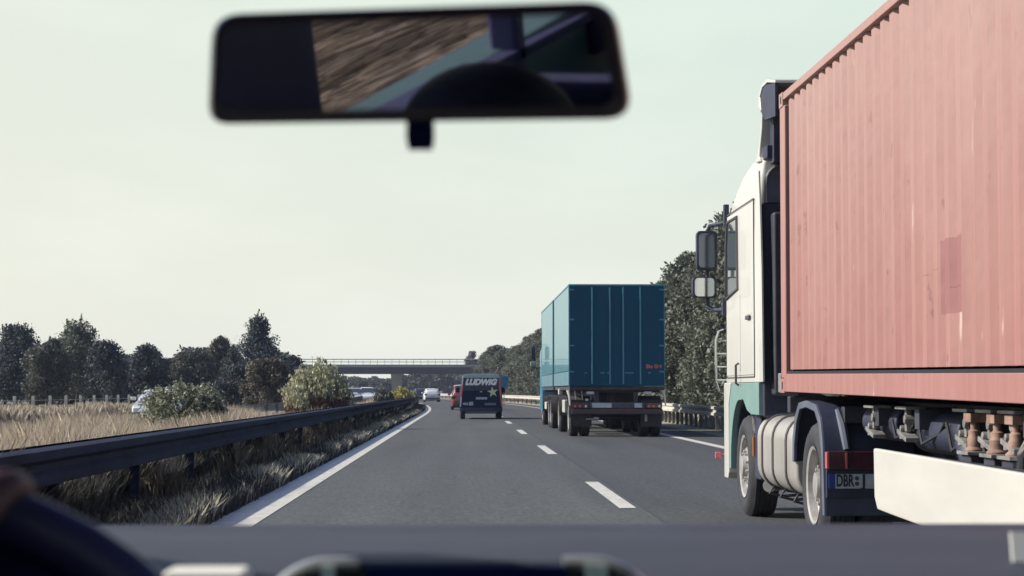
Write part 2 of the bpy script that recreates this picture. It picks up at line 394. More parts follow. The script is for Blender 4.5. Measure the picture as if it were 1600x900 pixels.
# ------------------------------------------------------------------ foliage
def quads_obj(name, centers, U, W, m, parent=None, org=(0, 0, 0)):
    """one mesh of many leaf faces, made with numpy"""
    n = len(centers)
    v = np.empty((n, 4, 3), np.float32)
    v[:, 0] = centers - U - W * .45; v[:, 1] = centers + U * .25 - W; v[:, 2] = centers + U + W * .35; v[:, 3] = centers - U * .2 + W
    me = bpy.data.meshes.new(name); me.vertices.add(4 * n); me.vertices.foreach_set('co', v.reshape(-1))
    me.loops.add(4 * n); me.loops.foreach_set('vertex_index', np.arange(4 * n, dtype=np.int32))
    me.polygons.add(n); me.polygons.foreach_set('loop_start', np.arange(0, 4 * n, 4, dtype=np.int32))
    me.polygons.foreach_set('loop_total', np.full(n, 4, np.int32))
    me.update(calc_edges=True); me.materials.append(M[m])
    o = bpy.data.objects.new(name, me); C.objects.link(o)
    if parent: o.parent = parent
    ORG[o.name] = tuple(org); return o
def rnd_unit(rg, n):
    a = rg.normal(size=(n, 3)); return a / np.linalg.norm(a, axis=1, keepdims=True)
def leaf_axes(rg, n, size, outward=None, up=0.0):
    U = rnd_unit(rg, n)
    if up: U[:, 2] += up; U /= np.linalg.norm(U, axis=1, keepdims=True)
    W = rnd_unit(rg, n); W -= (W * U).sum(1, keepdims=True) * U; W /= np.linalg.norm(W, axis=1, keepdims=True)
    s = size * rg.uniform(.5, 1.5, (n, 1)); return U * s, W * s * rg.uniform(.35, .8, (n, 1))

def make_tree(name, seed, h, w, nleaf, leaf, m, label, group=None, style='round', trunk_h=.22, sprays=0, nblob=26, trunk=True, cat='tree'):
    rg = np.random.default_rng(seed); t = thing(name, (0, 0, 0), label, cat, group)
    zb = h * trunk_h * .4; blobs = []
    for i in range(nblob):
        u = rg.uniform(0, 1); zz = zb + (h - zb) * (u ** .85)
        q = (zz - zb) / (h - zb)
        if style == 'round': env = math.sin(math.pi * min(1, .18 + .80 * q)) ** .7
        elif style == 'cone': env = (1 - q) ** .75 * .95 + .08
        elif style == 'wall': env = (1 - max(0, q - .7) / .3 * .7) * (.9 + .1 * q)
        elif style == 'bush': env = math.sqrt(max(0.05, 1 - (q) ** 2.2))
        a = rg.uniform(0, 2 * math.pi); rr = w / 2 * env * math.sqrt(rg.uniform(.1, 1)) * .82
        br = w * rg.uniform(.10, .21) * (.6 + .4 * env)
        if style == 'wall': br *= .72
        zz = min(zz, h - br * .7)
        blobs.append((rr * math.cos(a), rr * math.sin(a), zz, br))
        if style in ('round', 'cone') and q > .6:
            for st9 in (1, 2): blobs.append((rr * math.cos(a) * (1 - .15 * st9) + rg.normal() * br * .3, rr * math.sin(a) * (1 - .15 * st9), zz - br * .95 * st9, br * (1 + .15 * st9)))
    blobs = np.array(blobs)
    pick = rg.choice(len(blobs), nleaf, p=blobs[:, 3] ** 2 / (blobs[:, 3] ** 2).sum())
    d = rnd_unit(rg, nleaf); rad = blobs[pick, 3:4] * (rg.uniform(0, 1, (nleaf, 1)) ** .4) * rg.choice([1, 1, 1, 1.25], (nleaf, 1))
    c = blobs[pick, :3] + d * rad * np.array([1, 1, .85]); c[:, 2] = np.maximum(c[:, 2], leaf * .4)
    if sprays:
        top = blobs[np.argsort(blobs[:, 2])[-max(3, nblob // 2):]]
        ex = []
        for i in range(sprays):
            b = top[rg.integers(len(top))]; p = b[:3] + rnd_unit(rg, 1)[0] * b[3] * .6
            dr = np.array([rg.normal() * .28, rg.normal() * .28, 1.0]); L = h * rg.uniform(.05, .13)
            k = 26; tt = rg.uniform(0, 1, (k, 1)); ex.append(p + dr * tt * L + rg.normal(size=(k, 3)) * leaf * .6 * (1 - tt * .6))
        c = np.vstack([c] + ex)
    U, W = leaf_axes(rg, len(c), leaf)
    quads_obj('crown', c, U, W, m, t)
    if trunk:
        mb = MB(); r0 = max(.03, h * .022); top = h * .72
        pts = [(0, 0, -.05), (rg.normal() * .03 * h * .3, rg.normal() * .03 * h * .3, h * .25), (rg.normal() * .05 * h * .3, rg.normal() * .05 * h * .3, h * .5), (0, 0, top)]
        mb.tube(pts, [r0, r0 * .8, r0 * .55, r0 * .2], 7)
        for i in range(9):
            b = blobs[rg.integers(len(blobs))]; s0 = Vector(pts[1]).lerp(Vector(pts[3]), rg.uniform(0, .8)); s0.z = min(s0.z, b[2])
            mb.tube([s0, s0.lerp(Vector(b[:3]), .5) + Vector((0, 0, .02 * h)), Vector(b[:3])], [r0 * .42, r0 * .28, r0 * .08], 5)
        mb.build('trunk', 'bark', t)
    return t
def place(t, x, y, rot=0, s=1.0, sz=None):
    t.location = (x, y, 0); t.rotation_euler = (0, 0, rot); t.scale = (s, s, sz or s)
def pxx(px, y): return (px - 725) / 3000 * y
def pxh(py, y): return EYE + (610 - py) / 3000 * y

# left-hand trees, one by one: px, top, width px, distance, material, style, sprays, label
LT = [
    (-25, 520, 100, 150, 'leaf_dark', 'round', 4, 'dark tree cut by the left edge of the photo'),
    (32, 507, 92, 142, 'leaf_dark', 'round', 4, 'very dark rounded tree, first full one from the left edge'),
    (78, 527, 74, 138, 'leaf_mid', 'round', 8, 'lower dark tree between the rounded dark one and the wispy topped one at far left'),
    (124, 500, 92, 148, 'leaf_olive', 'round', 26, 'tall tree with pale wispy top in the left tree line'),
    (168, 533, 74, 136, 'leaf_dark', 'round', 8, 'dark bushy tree just right of the wispy topped tree'),
    (236, 538, 66, 146, 'leaf_dark', 'round', 6, 'compact dark tree standing alone, right of the gap in the left tree line'),
    (302, 548, 96, 150, 'leaf_mid', 'bush', 22, 'broad low tree with thin bare twigs on top, behind the oncoming grey car'),
    (350, 527, 56, 165, 'leaf_mid', 'round', 16, 'slim ragged tree left of the tallest tree on the left'),
    (407, 494, 92, 158, 'leaf_dark', 'cone', 18, 'tallest pointed dark tree on the left side of the motorway'),
    (418, 562, 86, 120, 'leaf_brown', 'bush', 4, 'low rounded brownish tree in front of the tallest pointed tree'),
    (372, 572, 70, 132, 'leaf_dark', 'bush', 3, 'dark low tree left of the brownish rounded one'),
    (205, 572, 80, 156, 'leaf_dark', 'bush', 4, 'low dark tree filling the gap right of the dark bushy tree'),
    (272, 572, 70, 160, 'leaf_mid', 'bush', 4, 'low dark tree just right of the compact dark tree'),
]
for i, (px, top, wpx, y, m, st, sp, lab) in enumerate(LT):
    h = pxh(top, y); w = wpx / 3000 * y * 1.2
    t = make_tree('tree', 100 + i, h * .99, w, 18000, .088, m, lab, 'trees along the left side', st, sprays=sp, nblob=44)
    place(t, pxx(px, y), y)
# a further row on the left that closes the gaps
proto = [make_tree('tree', 200 + k, 6.0, 5.0, 3600, .2, 'leaf_dark' if k else 'leaf_mid', 'dark tree in the hazy row standing behind the left tree line', 'back row of trees on the left', 'bush', nblob=22) for k in range(2)]
for i in range(22):
    t = proto[i] if i < 2 else copy_tree(proto[i % 2])
    y = 178 + random.uniform(-6, 6); place(t, pxx(-60 + i * 24.5, y), y, random.uniform(0, 6), 1, random.uniform(.62, .90))

# right-hand dense row
kinds = ['leaf_olive', 'leaf_mid', 'leaf_olive', 'leaf_brown']
rp = [make_tree('tree', 300 + k, 8.2, 5.4, 34000, .082, kinds[k], 'leafy tree in the dense wall of trees behind the right guardrail', 'dense trees along the right side', 'wall', nblob=130) for k in range(4)]
n = 0
for y in [58, 61.5, 65, 69, 73, 77, 81.5, 86, 90, 95, 100, 105, 111, 117, 123, 130, 137, 144, 151, 158, 165, 172, 179, 186, 193, 200, 207, 214, 221, 228, 236, 244, 252, 262]:
    for row in range(2):
        k = n % 4
        t = rp[n] if n < 4 else copy_tree(rp[k])
        x = 11.6 + row * 3.6 + random.uniform(-.5, .5)
        hh = (1.07 if y < 98 else .99 if y < 120 else .90) * random.uniform(.86, 1.04) * (1.0 if row == 0 else 1.05)
        if y > 200: hh *= .96
        if 98 <= y < 150: hh *= .90
        place(t, x + off(y), y + random.uniform(-1, 1) + row * 1.8, random.uniform(0, 6.28), random.uniform(.9, 1.1), hh)
        n += 1
# far trees beyond and under the bridge
fp_ = [make_tree('tree', 400 + k, 6.0, 7.0, 2600, .42, 'leaf_mid' if k else 'leaf_olive', 'small far tree seen under and beside the bridge', 'far trees beyond the bridge', 'bush', nblob=18) for k in range(3)]
n = 0
for i in range(34):
    px = 470 + i * 9.6; t = fp_[n] if n < 3 else copy_tree(fp_[n % 3]); n += 1
    y = 560 + random.uniform(-30, 30)
    top = 591 + random.uniform(-3, 3)
    if px > 625: top = 586 - (px - 625) * .03 + random.uniform(-2, 2)
    place(t, pxx(px, y), y, random.uniform(0, 6), 1, pxh(top, y) / 6.0)
for px, top, y, lab in ((737, 548, 450, 'treetop rising above the bridge deck, left of the blue truck'), (752, 554, 455, 'lower treetop above the bridge deck, right of the higher one')):
    t = make_tree('tree', int(px), pxh(top, y), 5.5, 2500, .35, 'leaf_mid', lab, 'far trees beyond the bridge', 'round', nblob=20); place(t, pxx(px, y), y)

# median bushes
def upright_bush(px, top, wpx, y, m, label, seed, nst=60, leafs=26, leaf=.05, base_m=None, name='bush'):
    rg = np.random.default_rng(seed); h = pxh(top, y); w = wpx / 3000 * y
    t = thing(name, (0, 0, 0), label, 'bush'); cs = []; mb = MB(); cs2 = []
    for i in range(nst):
        a = rg.uniform(0, 6.28); r = w / 2 * math.sqrt(rg.uniform(0, 1)) ; bx, by = r * .6 * math.cos(a), r * .6 * math.sin(a)
        hh = h * (1 - .45 * (r / (w / 2)) ** 1.6) * rg.uniform(.82, 1.0)
        tx, ty = r * math.cos(a), r * math.sin(a)
        mb.tube([(bx, by, 0), ((bx + tx) / 2, (by + ty) / 2, hh * .5), (tx, ty, hh)], [.012, .009, .004], 4)
        tt = rg.uniform(.12, 1, (leafs, 1)); P = np.array([bx, by, 0]) * (1 - tt) + np.array([tx, ty, hh]) * tt
        P = P + rg.normal(size=(leafs, 3)) * [leaf * 1.1, leaf * 1.1, .02]
        if base_m is not None:
            low = (tt[:, 0] * hh) < h * .42; cs2.append(P[low]); P = P[~low]
        cs.append(P)
    mb.build('stems', 'bark', t)
    c = np.vstack(cs); U, W = leaf_axes(rg, len(c), leaf, up=2.6); quads_obj('foliage', c, U, W, m, t)
    if cs2:
        c = np.vstack(cs2 * 2); c = c + rg.normal(size=c.shape) * .05; U, W = leaf_axes(rg, len(c), leaf * .8, up=1); quads_obj('lower_foliage', c, U, W, base_m, t)
    place(t, pxx(px, y), y); return t
upright_bush(498, 556, 112, 62, 'leaf_pale', 'tall pale green bush with upright leafy stems in the median, in front of the bridge', 11, 150, 70, .058, 'leaf_plum')
upright_bush(466, 590, 40, 60, 'leaf_pale', 'smaller pale bush at the left foot of the tall pale bush', 12, 40, 40, .05, 'leaf_plum')
upright_bush(535, 606, 50, 64, 'leaf_grey', 'low plum and grey shrub at the right foot of the tall pale bush', 13, 50, 40, .05, 'leaf_plum')
upright_bush(628, 601, 34, 142, 'leaf_yellow', 'yellowish bush at the far end of the white edge line', 14, 60, 40, .09, 'leaf_plum')
upright_bush(600, 602, 30, 130, 'leaf_mid', 'dark green bush just left of the yellowish bush by the far bend', 15, 60, 40, .09)
upright_bush(645, 608, 20, 160, 'leaf_grey', 'small grey bush between the yellowish bush and the far dark car', 17, 40, 30, .09)
b = make_tree('bush', 21, 1.36, 2.1, 9500, .032, 'leaf_grey', 'grey green leafy bush in the median that half hides the oncoming grey car', None, 'bush', nblob=26, sprays=18, cat='bush'); place(b, pxx(283, 38), 38)
b = make_tree('bush', 22, 1.15, .8, 3000, .03, 'leaf_mid', 'darker small bush at the right end of the grey green median bush', None, 'bush', nblob=20, sprays=6, cat='bush'); place(b, pxx(330, 37), 37)

# grass as blades
def grass(name, n, xr, yr, hr, wr, m, label, seed, ybias=1.0, lean=.25, clump=None, patch=0, lay=0):
    rg = np.random.default_rng(seed)
    y = yr[0] + (yr[1] - yr[0]) * rg.uniform(0, 1, n) ** ybias; x = rg.uniform(xr[0], xr[1], n)
    if patch:
        keep = (np.sin(x * 3.1 + y * .9) + np.sin(y * 1.7 - x * 1.3) + np.sin(y * .43 + 1.0) + rg.normal(size=n) * .5) > -patch
        x, y = x[keep], y[keep]; n = len(x)
    o = np.where(y > 100, -0.000307 * (y - 100) ** 2, 0)
    hm = .8 + .2 * np.sin(x * 2.3 + y * .7) * np.sin(y * .37 + 2)
    h = rg.uniform(hr[0], hr[1], n) * hm; w = rg.uniform(wr[0], wr[1], n) * (1 + np.maximum(0, y) / 45)
    a = rg.uniform(0, 6.28, n); lx = rg.normal(size=n) * lean * h; ly = rg.normal(size=n) * lean * h + lay * rg.choice([-1, 1], n) * rg.uniform(.5, 1.5, n)
    b = np.stack([x + o, y, np.zeros(n)], 1); wx = np.stack([np.cos(a) * w, np.sin(a) * w, np.zeros(n)], 1)
    mid = b + np.stack([lx * .35, ly * .35, h * .6], 1); tip = b + np.stack([lx, ly, h], 1)
    v = np.stack([b - wx * .5, b + wx * .5, mid + wx * .6, tip, mid - wx * .6], 1).astype(np.float32)
    me = bpy.data.meshes.new(name); me.vertices.add(5 * n); me.vertices.foreach_set('co', v.reshape(-1))
    me.loops.add(5 * n); me.loops.foreach_set('vertex_index', np.arange(5 * n, dtype=np.int32))
    me.polygons.add(n); me.polygons.foreach_set('loop_start', np.arange(0, 5 * n, 5, dtype=np.int32)); me.polygons.foreach_set('loop_total', np.full(n, 5, np.int32))
    me.update(calc_edges=True); me.materials.append(M[m])
    ob = bpy.data.objects.new(name, me); C.objects.link(ob); return tag(ob, label, 'grass', kind='stuff')
grass('median_grass', 150000, (-7.2, -3.7), (9, 50), (.30, .98), (.004, .010), 'grass_dry', 'tall dry tan grass filling the median behind the left guardrail', 1, 1.3)
grass('median_grass', 30000, (-7.2, -3.7), (48, 200), (.15, .55), (.01, .02), 'grass_dry', 'dry grass in the distant part of the median', 2, 1.3)
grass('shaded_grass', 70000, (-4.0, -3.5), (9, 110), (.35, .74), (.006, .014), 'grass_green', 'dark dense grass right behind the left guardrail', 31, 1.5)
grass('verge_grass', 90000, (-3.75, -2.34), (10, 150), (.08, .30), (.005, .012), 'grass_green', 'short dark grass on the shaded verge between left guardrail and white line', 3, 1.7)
grass('seed_grass', 26000, (-2.80, -2.36), (12, 100), (.12, .34), (.005, .011), 'grass_seed', 'pale seed heads of grass lit along the edge of the white line', 4, 1.6, lean=.3, patch=.3)
grass('dry_weeds', 9000, (-3.5, -2.9), (20, 60), (.2, .6), (.006, .014), 'leaf_brown', 'brownish dry weeds growing under the left guardrail', 5, 1.2, patch=-.4)
grass('field_grass', 16000, (-19.3, -18.1), (40, 200), (.3, .8), (.015, .03), 'grass_dry', 'dry grass strip beside the far fence on the left', 6)
grass('roadside_straw', 60000, (-12, -2.6), (-16, 3), (.02, .06), (.003, .008), 'straw', 'flattened dry straw beside the road, seen only in the rear-view mirror', 7, lean=.1, lay=1.3)
grass('verge_grass', 14000, (8.3, 10.6), (45, 260), (.15, .6), (.012, .025), 'grass_seed', 'pale dry grass below the trees behind the right guardrail', 8)

# ------------------------------------------------------------------ bridge
BY = 400.0
br = thing('bridge', (-14, BY, 0), 'long grey concrete road bridge crossing the motorway in the distance', 'bridge')
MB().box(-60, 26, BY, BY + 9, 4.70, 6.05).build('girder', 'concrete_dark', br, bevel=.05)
MB().box(-60, 26, BY - .5, BY + 9.5, 6.05, 6.25).box(-60, 26, BY - .55, BY - .35, 6.25, 6.62).build('deck', 'concrete_pale', br)
rl = MB(); rl.tube([(-60, BY - .45, 7.7), (26, BY - .45, 7.7)], .10, 6); rl.tube([(-60, BY - .45, 7.15), (26, BY - .45, 7.15)], .07, 6)
for k in range(58): rl.box(-60 + k * 1.5, -59.92 + k * 1.5, BY - .5, BY - .42, 6.6, 7.7)
rl.build('railing', 'concrete_pale', br)
for x in (-14.1, -34, -52, 6):
    MB().loft([[(x - .85, BY + 2, 0), (x + .85, BY + 2, 0), (x + .85, BY + 7, 0), (x - .85, BY + 7, 0)],
               [(x - 1.15, BY + 1, 4.7), (x + 1.15, BY + 1, 4.7), (x + 1.15, BY + 8, 4.7), (x - 1.15, BY + 8, 4.7)]]).build('pier', 'concrete', br, bevel=.05)
for s, x in ((-1, -60), (1, 26)):
    MB().prism([(x, 0), (x, 6.0), (x + s * 30, 6.0), (x + s * 42, 0)], 'y', BY - 2, BY + 12).build('abutment', 'soil', br, smooth=0)

# ------------------------------------------------------------------ wheels
def truck_wheel(parent, xo, y, r=.5, width=.30, face=-1, name='wheel', dual=False, n=44):
    """xo: outer face plane; face=-1 looks to -x"""
    s = -face
    prof = [(r * .60, .03), (r * .70, .0), (r * .86, -.004), (r * .95, .02), (r * .985, .05)]
    W = width
    g = []
    for k in range(4):
        t = .05 + (W - .1) * (k + .5) / 4
        g += [(r, t - (W - .1) / 8 + .006), (r, t + (W - .1) / 8 - .006), (r - .014, t + (W - .1) / 8 - .005), (r - .014, t + (W - .1) / 8 + .004)]
    prof += g + [(r * .985, W - .05), (r * .95, W - .02), (r * .8, W), (r * .6, W - .03)]
    prof = [(a, b * s) for a, b in prof]
    mb = MB(); mb.lathe(prof, (xo, y, r), 'x', n)
    if dual: mb.lathe(prof, (xo + s * (W + .03), y, r), 'x', n)
    w = mb.build(name, 'rubber', parent, smooth=50)
    rb = MB(); dd = .02 if dual else -.02
    rb.lathe([(a, b * s) for a, b in [(r * .62, .005), (r * .57, .015), (r * .555, .06 + max(0, dd)), (r * .40, .075 + max(0, dd)), (r * .36, .05 + dd), (r * .22, .05 + dd), (r * .20, dd + .0), (r * .15, dd - .004), (0.001, dd - .008)]], (xo, y, r), 'x', n)
    rb.m(1)
    for k in range(10):
        a = 2 * math.pi * k / 10; cy, cz = y + math.cos(a) * r * .455, r + math.sin(a) * r * .455
        t0 = .066 + max(0, dd)
        rb.cyl((xo + s * (t0 - .004), cy, cz), (xo + s * (t0 + .01), cy, cz), .042 * r / .5, n=10)
    rb.m(0)
    for k in range(10):
        a = 2 * math.pi * (k + .5) / 10; cy, cz = y + math.cos(a) * r * .29, r + math.sin(a) * r * .29
        rb.cyl((xo + s * (dd + .02), cy, cz), (xo + s * (dd + .055), cy, cz), .016 * r / .5, n=6)
    rb.build('rim', ['rim', 'hole'], w, smooth=40)
    return w

# ------------------------------------------------------------------ white tractor unit
T = thing('truck_tractor', (4.0, 17.5, 0), 'white truck tractor with teal lower panel pulling the red container in the right lane', 'truck')
XL, XR = 2.75, 5.22
def rrect(x0, x1, y0, y1, rc, z, k=5, rrc=.04):
    pts = []
    for (cx, cy, a0, rr) in ((x1 - rrc, y0 + rrc, -90, rrc), (x1 - rc, y1 - rc, 0, rc), (x0 + rc, y1 - rc, 90, rc), (x0 + rrc, y0 + rrc, 180, rrc)):
        for i in range(k + 1):
            a = R(a0 + 90 * i / k); pts.append((cx + rr * math.cos(a), cy + rr * math.sin(a), z))
    return pts
secs = []
for (h, ins, yf, rc) in ((1.33, 0, 20.28, .22), (2.2, 0, 20.28, .22), (2.7, .0, 20.22, .22), (3.02, .005, 20.12, .24), (3.14, .02, 20.0, .3), (3.25, .03, 19.8, .34), (3.37, .045, 19.45, .36), (3.46, .07, 19.0, .34), (3.52, .12, 18.6, .25), (3.55, .3, 18.4, .15)):
    secs.append(rrect(XL + ins, XR - ins, 17.87, yf, rc, h))
MB().loft(secs).build('cab_body', 'cab_white', T, smooth=40)
# dark rear wall of the cab
rw = MB(); rw.prism([(XL + .03, 1.0), (XR - .03, 1.0), (XR - .03, 3.0), (XL + .03, 3.0)], 'y', 17.79, 17.872)
rw.build('rear_wall', 'navy_plastic', T, bevel=.02)
pp = [(XL + .06, 3.0)] + [(XL + .06 + .2 - .2 * math.cos(R(a)), 3.2 + .18 * math.sin(R(a))) for a in range(0, 91, 15)]
pp += [(8 - .03 - p[0] , p[1]) for p in pp[::-1]]
MB().prism(pp, 'y', 17.80, 17.873).build('rear_roof_panel', 'panel_grey', T, bevel=.01)
a_ = [(XL + .07 + .2 - .2 * math.cos(R(a)), 17.79, 3.2 + .17 * math.sin(R(a))) for a in range(0, 91, 15)]
MB().tube([(XL + .07, 17.79, 3.0)] + a_ + [(3.6, 17.79, 3.37)], .008, 6).build('rear_panel_seal', 'grit_metal', T)
it = MB(); it.box(XL + .10, XL + .34, 17.6, 17.785, 1.2, 2.9); it.build('air_intake', 'chassis', T, bevel=.03)
ho = MB()
for k in range(3): ho.tube([(3.2 + k * .07, 17.8, 1.5), (3.2 + k * .07, 17.4, 1.25), (3.25 + k * .07, 17.0, 1.2), (3.3, 16.6, 1.25)], .014, 6)
ho.build('air_hose', 'rubber', T)
# door, window
MB().prism([(18.12, 1.40), (19.98, 1.40), (19.98, 2.5), (19.90, 3.05), (18.12, 3.05)], 'x', XL - .008, XL + .004).build('door', 'cab_white', T, bevel=.003)
door = [o for o in T.children if o.name.startswith('door')][0]
se = MB()
for (p, q) in (((18.10, 1.38), (18.10, 3.07)), ((18.10, 3.07), (19.92, 3.07)), ((18.10, 1.38), (20.0, 1.38)), ((20.0, 1.38), (20.0, 2.5)), ((19.0, 1.44), (19.0, 2.2))):
    se.tube([(XL - .004, p[0], p[1]), (XL - .004, q[0], q[1])], .007, 4)
se.build('door_seal', 'strap', T, smooth=0)
MB().prism([(19.10, 2.27), (19.95, 2.20), (19.93, 2.75), (19.84, 2.99), (19.14, 2.99)], 'x', XL - .014, XL - .002).build('window', 'glass_dark', door, bevel=.002)
MB().tube([(XL - .014, a, b) for a, b in ((19.10, 2.27), (19.95, 2.20), (19.93, 2.75), (19.84, 2.99), (19.14, 2.99))], .018, 6, True).build('window_frame', 'strap', door)
MB().box(XL - .035, XL - .01, 18.28, 18.50, 1.93, 1.97).build('handle', 'strap', door, bevel=.008)
MB().tube([(XL - .02, 19.03, 1.30), (XL - .05, 19.03, 1.32), (XL - .05, 19.03, 1.5), (XL - .02, 19.03, 1.52)], .012, 6).build('hinge', 'strap', door)
MB().box(XL - .012, XL - .006, 18.2, 18.62, 1.98, 2.14).build('emblem', 'cab_white', door, bevel=.003)
# side deflector flange at the cab's rear edge
MB().prism([(17.62, 1.33), (17.87, 1.33), (17.87, 3.25), (17.80, 3.3), (17.74, 3.0), (17.66, 2.4)], 'x', XL, XL + .015).build('side_flange', 'cab_white', T)
# roof spoiler: white upright curved blade + plate + brackets
sp = MB(); P = [(17.78, 3.86), (17.95, 3.92), (17.90, 4.04), (17.72, 4.10), (17.40, 4.10), (16.95, 4.02), (16.95, 3.99), (17.40, 4.065), (17.70, 4.065), (17.84, 4.0)]
sp.prism(P, 'x', XL + .02, XR - .02); sp.build('roof_spoiler', 'cab_white', T, bevel=.008)
sw = MB(); sw.prism([(17.95, 3.92), (17.90, 4.04), (17.72, 4.09), (17.00, 4.0), (17.0, 3.7), (17.6, 3.75)], 'x', XL + .03, XL + .05); sw.build('spoiler_side', 'navy_plastic', T)
MB().prism([(18.20, 3.42), (18.05, 3.5), (17.92, 3.62), (17.82, 3.80), (17.76, 3.88), (17.80, 3.70), (17.90, 3.55), (17.95, 3.45), (17.9, 3.40)], 'x', XL + .03, XL + .30).build('spoiler_support', 'cab_white', T, bevel=.01)
sb = MB(); sb.box(XL + .10, XL + .3, 17.55, 17.75, 3.35, 3.95); sb.tube([(XL + .1, 17.6, 3.9), (XL + .14, 17.75, 3.45)], .025, 6); sb.box(XL + .05, XL + .22, 17.62, 17.85, 3.40, 3.52); sb.build('spoiler_bracket', 'navy_plastic', T, bevel=.01)
# teal wheel-arch panel
arch = [(19.76, .45)] + [(19.1 + .66 * math.cos(R(a)), .5 + .66 * math.sin(R(a))) for a in range(0, 86, 8)] + [(18.86, 1.16), (18.62, 1.06), (18.35, 1.02), (17.86, 1.02)]
MB().prism([(17.86, 1.325), (19.66, 1.325), (19.84, 1.12), (19.86, .45)] + arch, 'x', XL - .005, XL + .05).build('wheel_arch_panel', 'cab_teal', T, bevel=.006)
lin = MB(); P0 = [(19.1 + .66 * math.cos(R(a)), .5 + .66 * math.sin(R(a))) for a in range(0, 181, 10)]; P1 = [(19.1 + .63 * math.cos(R(a)), .5 + .63 * math.sin(R(a))) for a in range(180, -1, -10)]
lin.prism(P0 + P1, 'x', XL + .052, XL + .6); lin.build('wheel_arch', 'navy_plastic', T)
MB().box(XL + .055, XR - .055, 17.9, 20.2, 1.12, 1.328).build('cab_floor', 'navy_plastic', T)
MB().loft([rrect(XL - .01, XR + .01, yq, 20.40, .2, z, 5, .01) for z, yq in ((.34, 19.94), (.40, 19.88), (1.1, 19.88), (1.328, 19.68))]).build('bumper', 'cab_white', T, bevel=.01)
gf = MB(); gf.box(XL + .35, XR - .35, 20.28, 20.33, 1.35, 2.05); gf.build('grille', 'chassis', T, bevel=.01)
MB().prism([(XL + .12, 2.25), (XR - .12, 2.25), (XR - .2, 3.0), (XL + .2, 3.0)], 'y', 20.16, 20.3).build('windscreen', 'glass_dark', T)
for x in (XL + .1, XR - .5): MB().box(x, x + .4, 20.40, 20.44, .62, .86).build('headlight', 'lamp_clear', T, bevel=.02)
sv = MB(); sv.prism([(20.2, 3.05), (20.7, 2.98), (20.7, 3.01), (20.2, 3.12)], 'x', XL + .3, XR - .3); sv.build('sun_visor', 'glass_dark', T)
# mirrors on arms
tm_glass = mat('dim_mirror', (.30, .33, .36), .05, 1.0)
def truck_mirror(x0, x1, z0, z1, y, nm, label=None):
    k = MB(); pts = []
    rc = .045
    for (cx, cz, a0) in ((x1 - rc, z1 - rc, 0), (x0 + rc, z1 - rc, 90), (x0 + rc, z0 + rc, 180), (x1 - rc, z0 + rc, 270)):
        for i in range(5):
            a = R(a0 + 22.5 * i); pts.append((cx + rc * math.cos(a), cz + rc * math.sin(a)))
    k.prism(pts, 'y', y, y + .09); ob = k.build(nm, 'navy_plastic', T, bevel=.012)
    cx, cz = (x0 + x1) / 2, (z0 + z1) / 2
    ins = [(cx + (p[0] - cx) * .80, cz + (p[1] - cz) * .87) for p in pts]
    MB().prism(ins, 'y', y - .006, y - .002).build('glass', tm_glass, ob)
    return ob
tm_glass = mat('dark_mirror', (.13, .15, .18), .08, 1.0)
truck_mirror(2.475, 2.70, 2.53, 2.95, 20.35, 'wing_mirror')
tm_glass = mat('bright_mirror', (.55, .58, .6), .05, 1.0)
truck_mirror(2.43, 2.69, 2.235, 2.46, 20.36, 'wide_angle_mirror')
ar = MB(); ar.tube([(XL + .05, 20.1, 3.03), (XL - .02, 20.3, 3.02), (2.63, 20.42, 3.01), (2.60, 20.44, 2.95), (2.60, 20.44, 2.5), (2.60, 20.44, 2.25), (2.61, 20.42, 2.14), (2.68, 20.35, 2.10), (XL + .05, 20.1, 2.10)], .022, 8)
ar.box(2.72, 2.78, 20.1, 20.2, 2.04, 2.22); ar.box(2.73, 2.78, 20.02, 20.12, 2.98, 3.2)
ar.build('mirror_arm', 'navy_plastic', T)
gb = MB(); gy = 20.38
gb.tube([(2.76, gy, 1.22), (2.71, gy, 1.24), (2.68, gy, 1.34), (2.68, gy, 1.78), (2.71, gy, 1.88), (2.76, gy, 1.9)], .012, 6)
for z in (1.36, 1.5, 1.64, 1.78): gb.tube([(2.68, gy, z), (2.8, gy, z)], .009, 5)
gb.build('corner_handrail', 'chrome', T)
MB().tube([(2.80, 20.3, .58), (2.70, 20.3, .57)], .012, 6).box(2.655, 2.71, 20.26, 20.32, .53, .60).build('marker_lamp', 'tail_red_pale', T, bevel=.01)
# chassis, tank, wheels
ch = MB()
for x in (3.58, 4.30): ch.box(x, x + .09, 14.3, 20.0, .68, .95)
for y in (14.5, 16.0, 17.2, 18.4): ch.box(3.6, 4.4, y, y + .12, .72, .92)
ch.cyl((2.9, 19.1, .5), (5.1, 19.1, .5), .06); ch.cyl((2.9, 15.2, .5), (5.1, 15.2, .5), .09); ch.lathe([(.001, -.16), (.14, -.12), (.2, 0), (.14, .12), (.001, .16)], (4.0, 15.2, .5), 'x', 16)
ch.box(3.3, 4.7, 15.2, 16.2, .95, 1.10); ch.box(3.4, 4.6, 17.9, 20.0, .5, 1.1)
ch.build('chassis', 'chassis', T, bevel=.005)
tk = MB(); tp = []
for (cx, cz, a0, rr) in ((3.30, .86, 0, .16), (2.93, .82, 90, .2), (2.93, .56, 180, .2), (3.30, .52, 270, .16)):
    for i in range(7): a = R(a0 + 15 * i); tp.append((cx + rr * math.cos(a) * .9, cz + rr * math.sin(a)))
tk.prism(tp, 'y', 15.92, 18.0); tank = tk.build('fuel_tank', 'tank', T, bevel=.03)
cx, cz = 3.12, .69
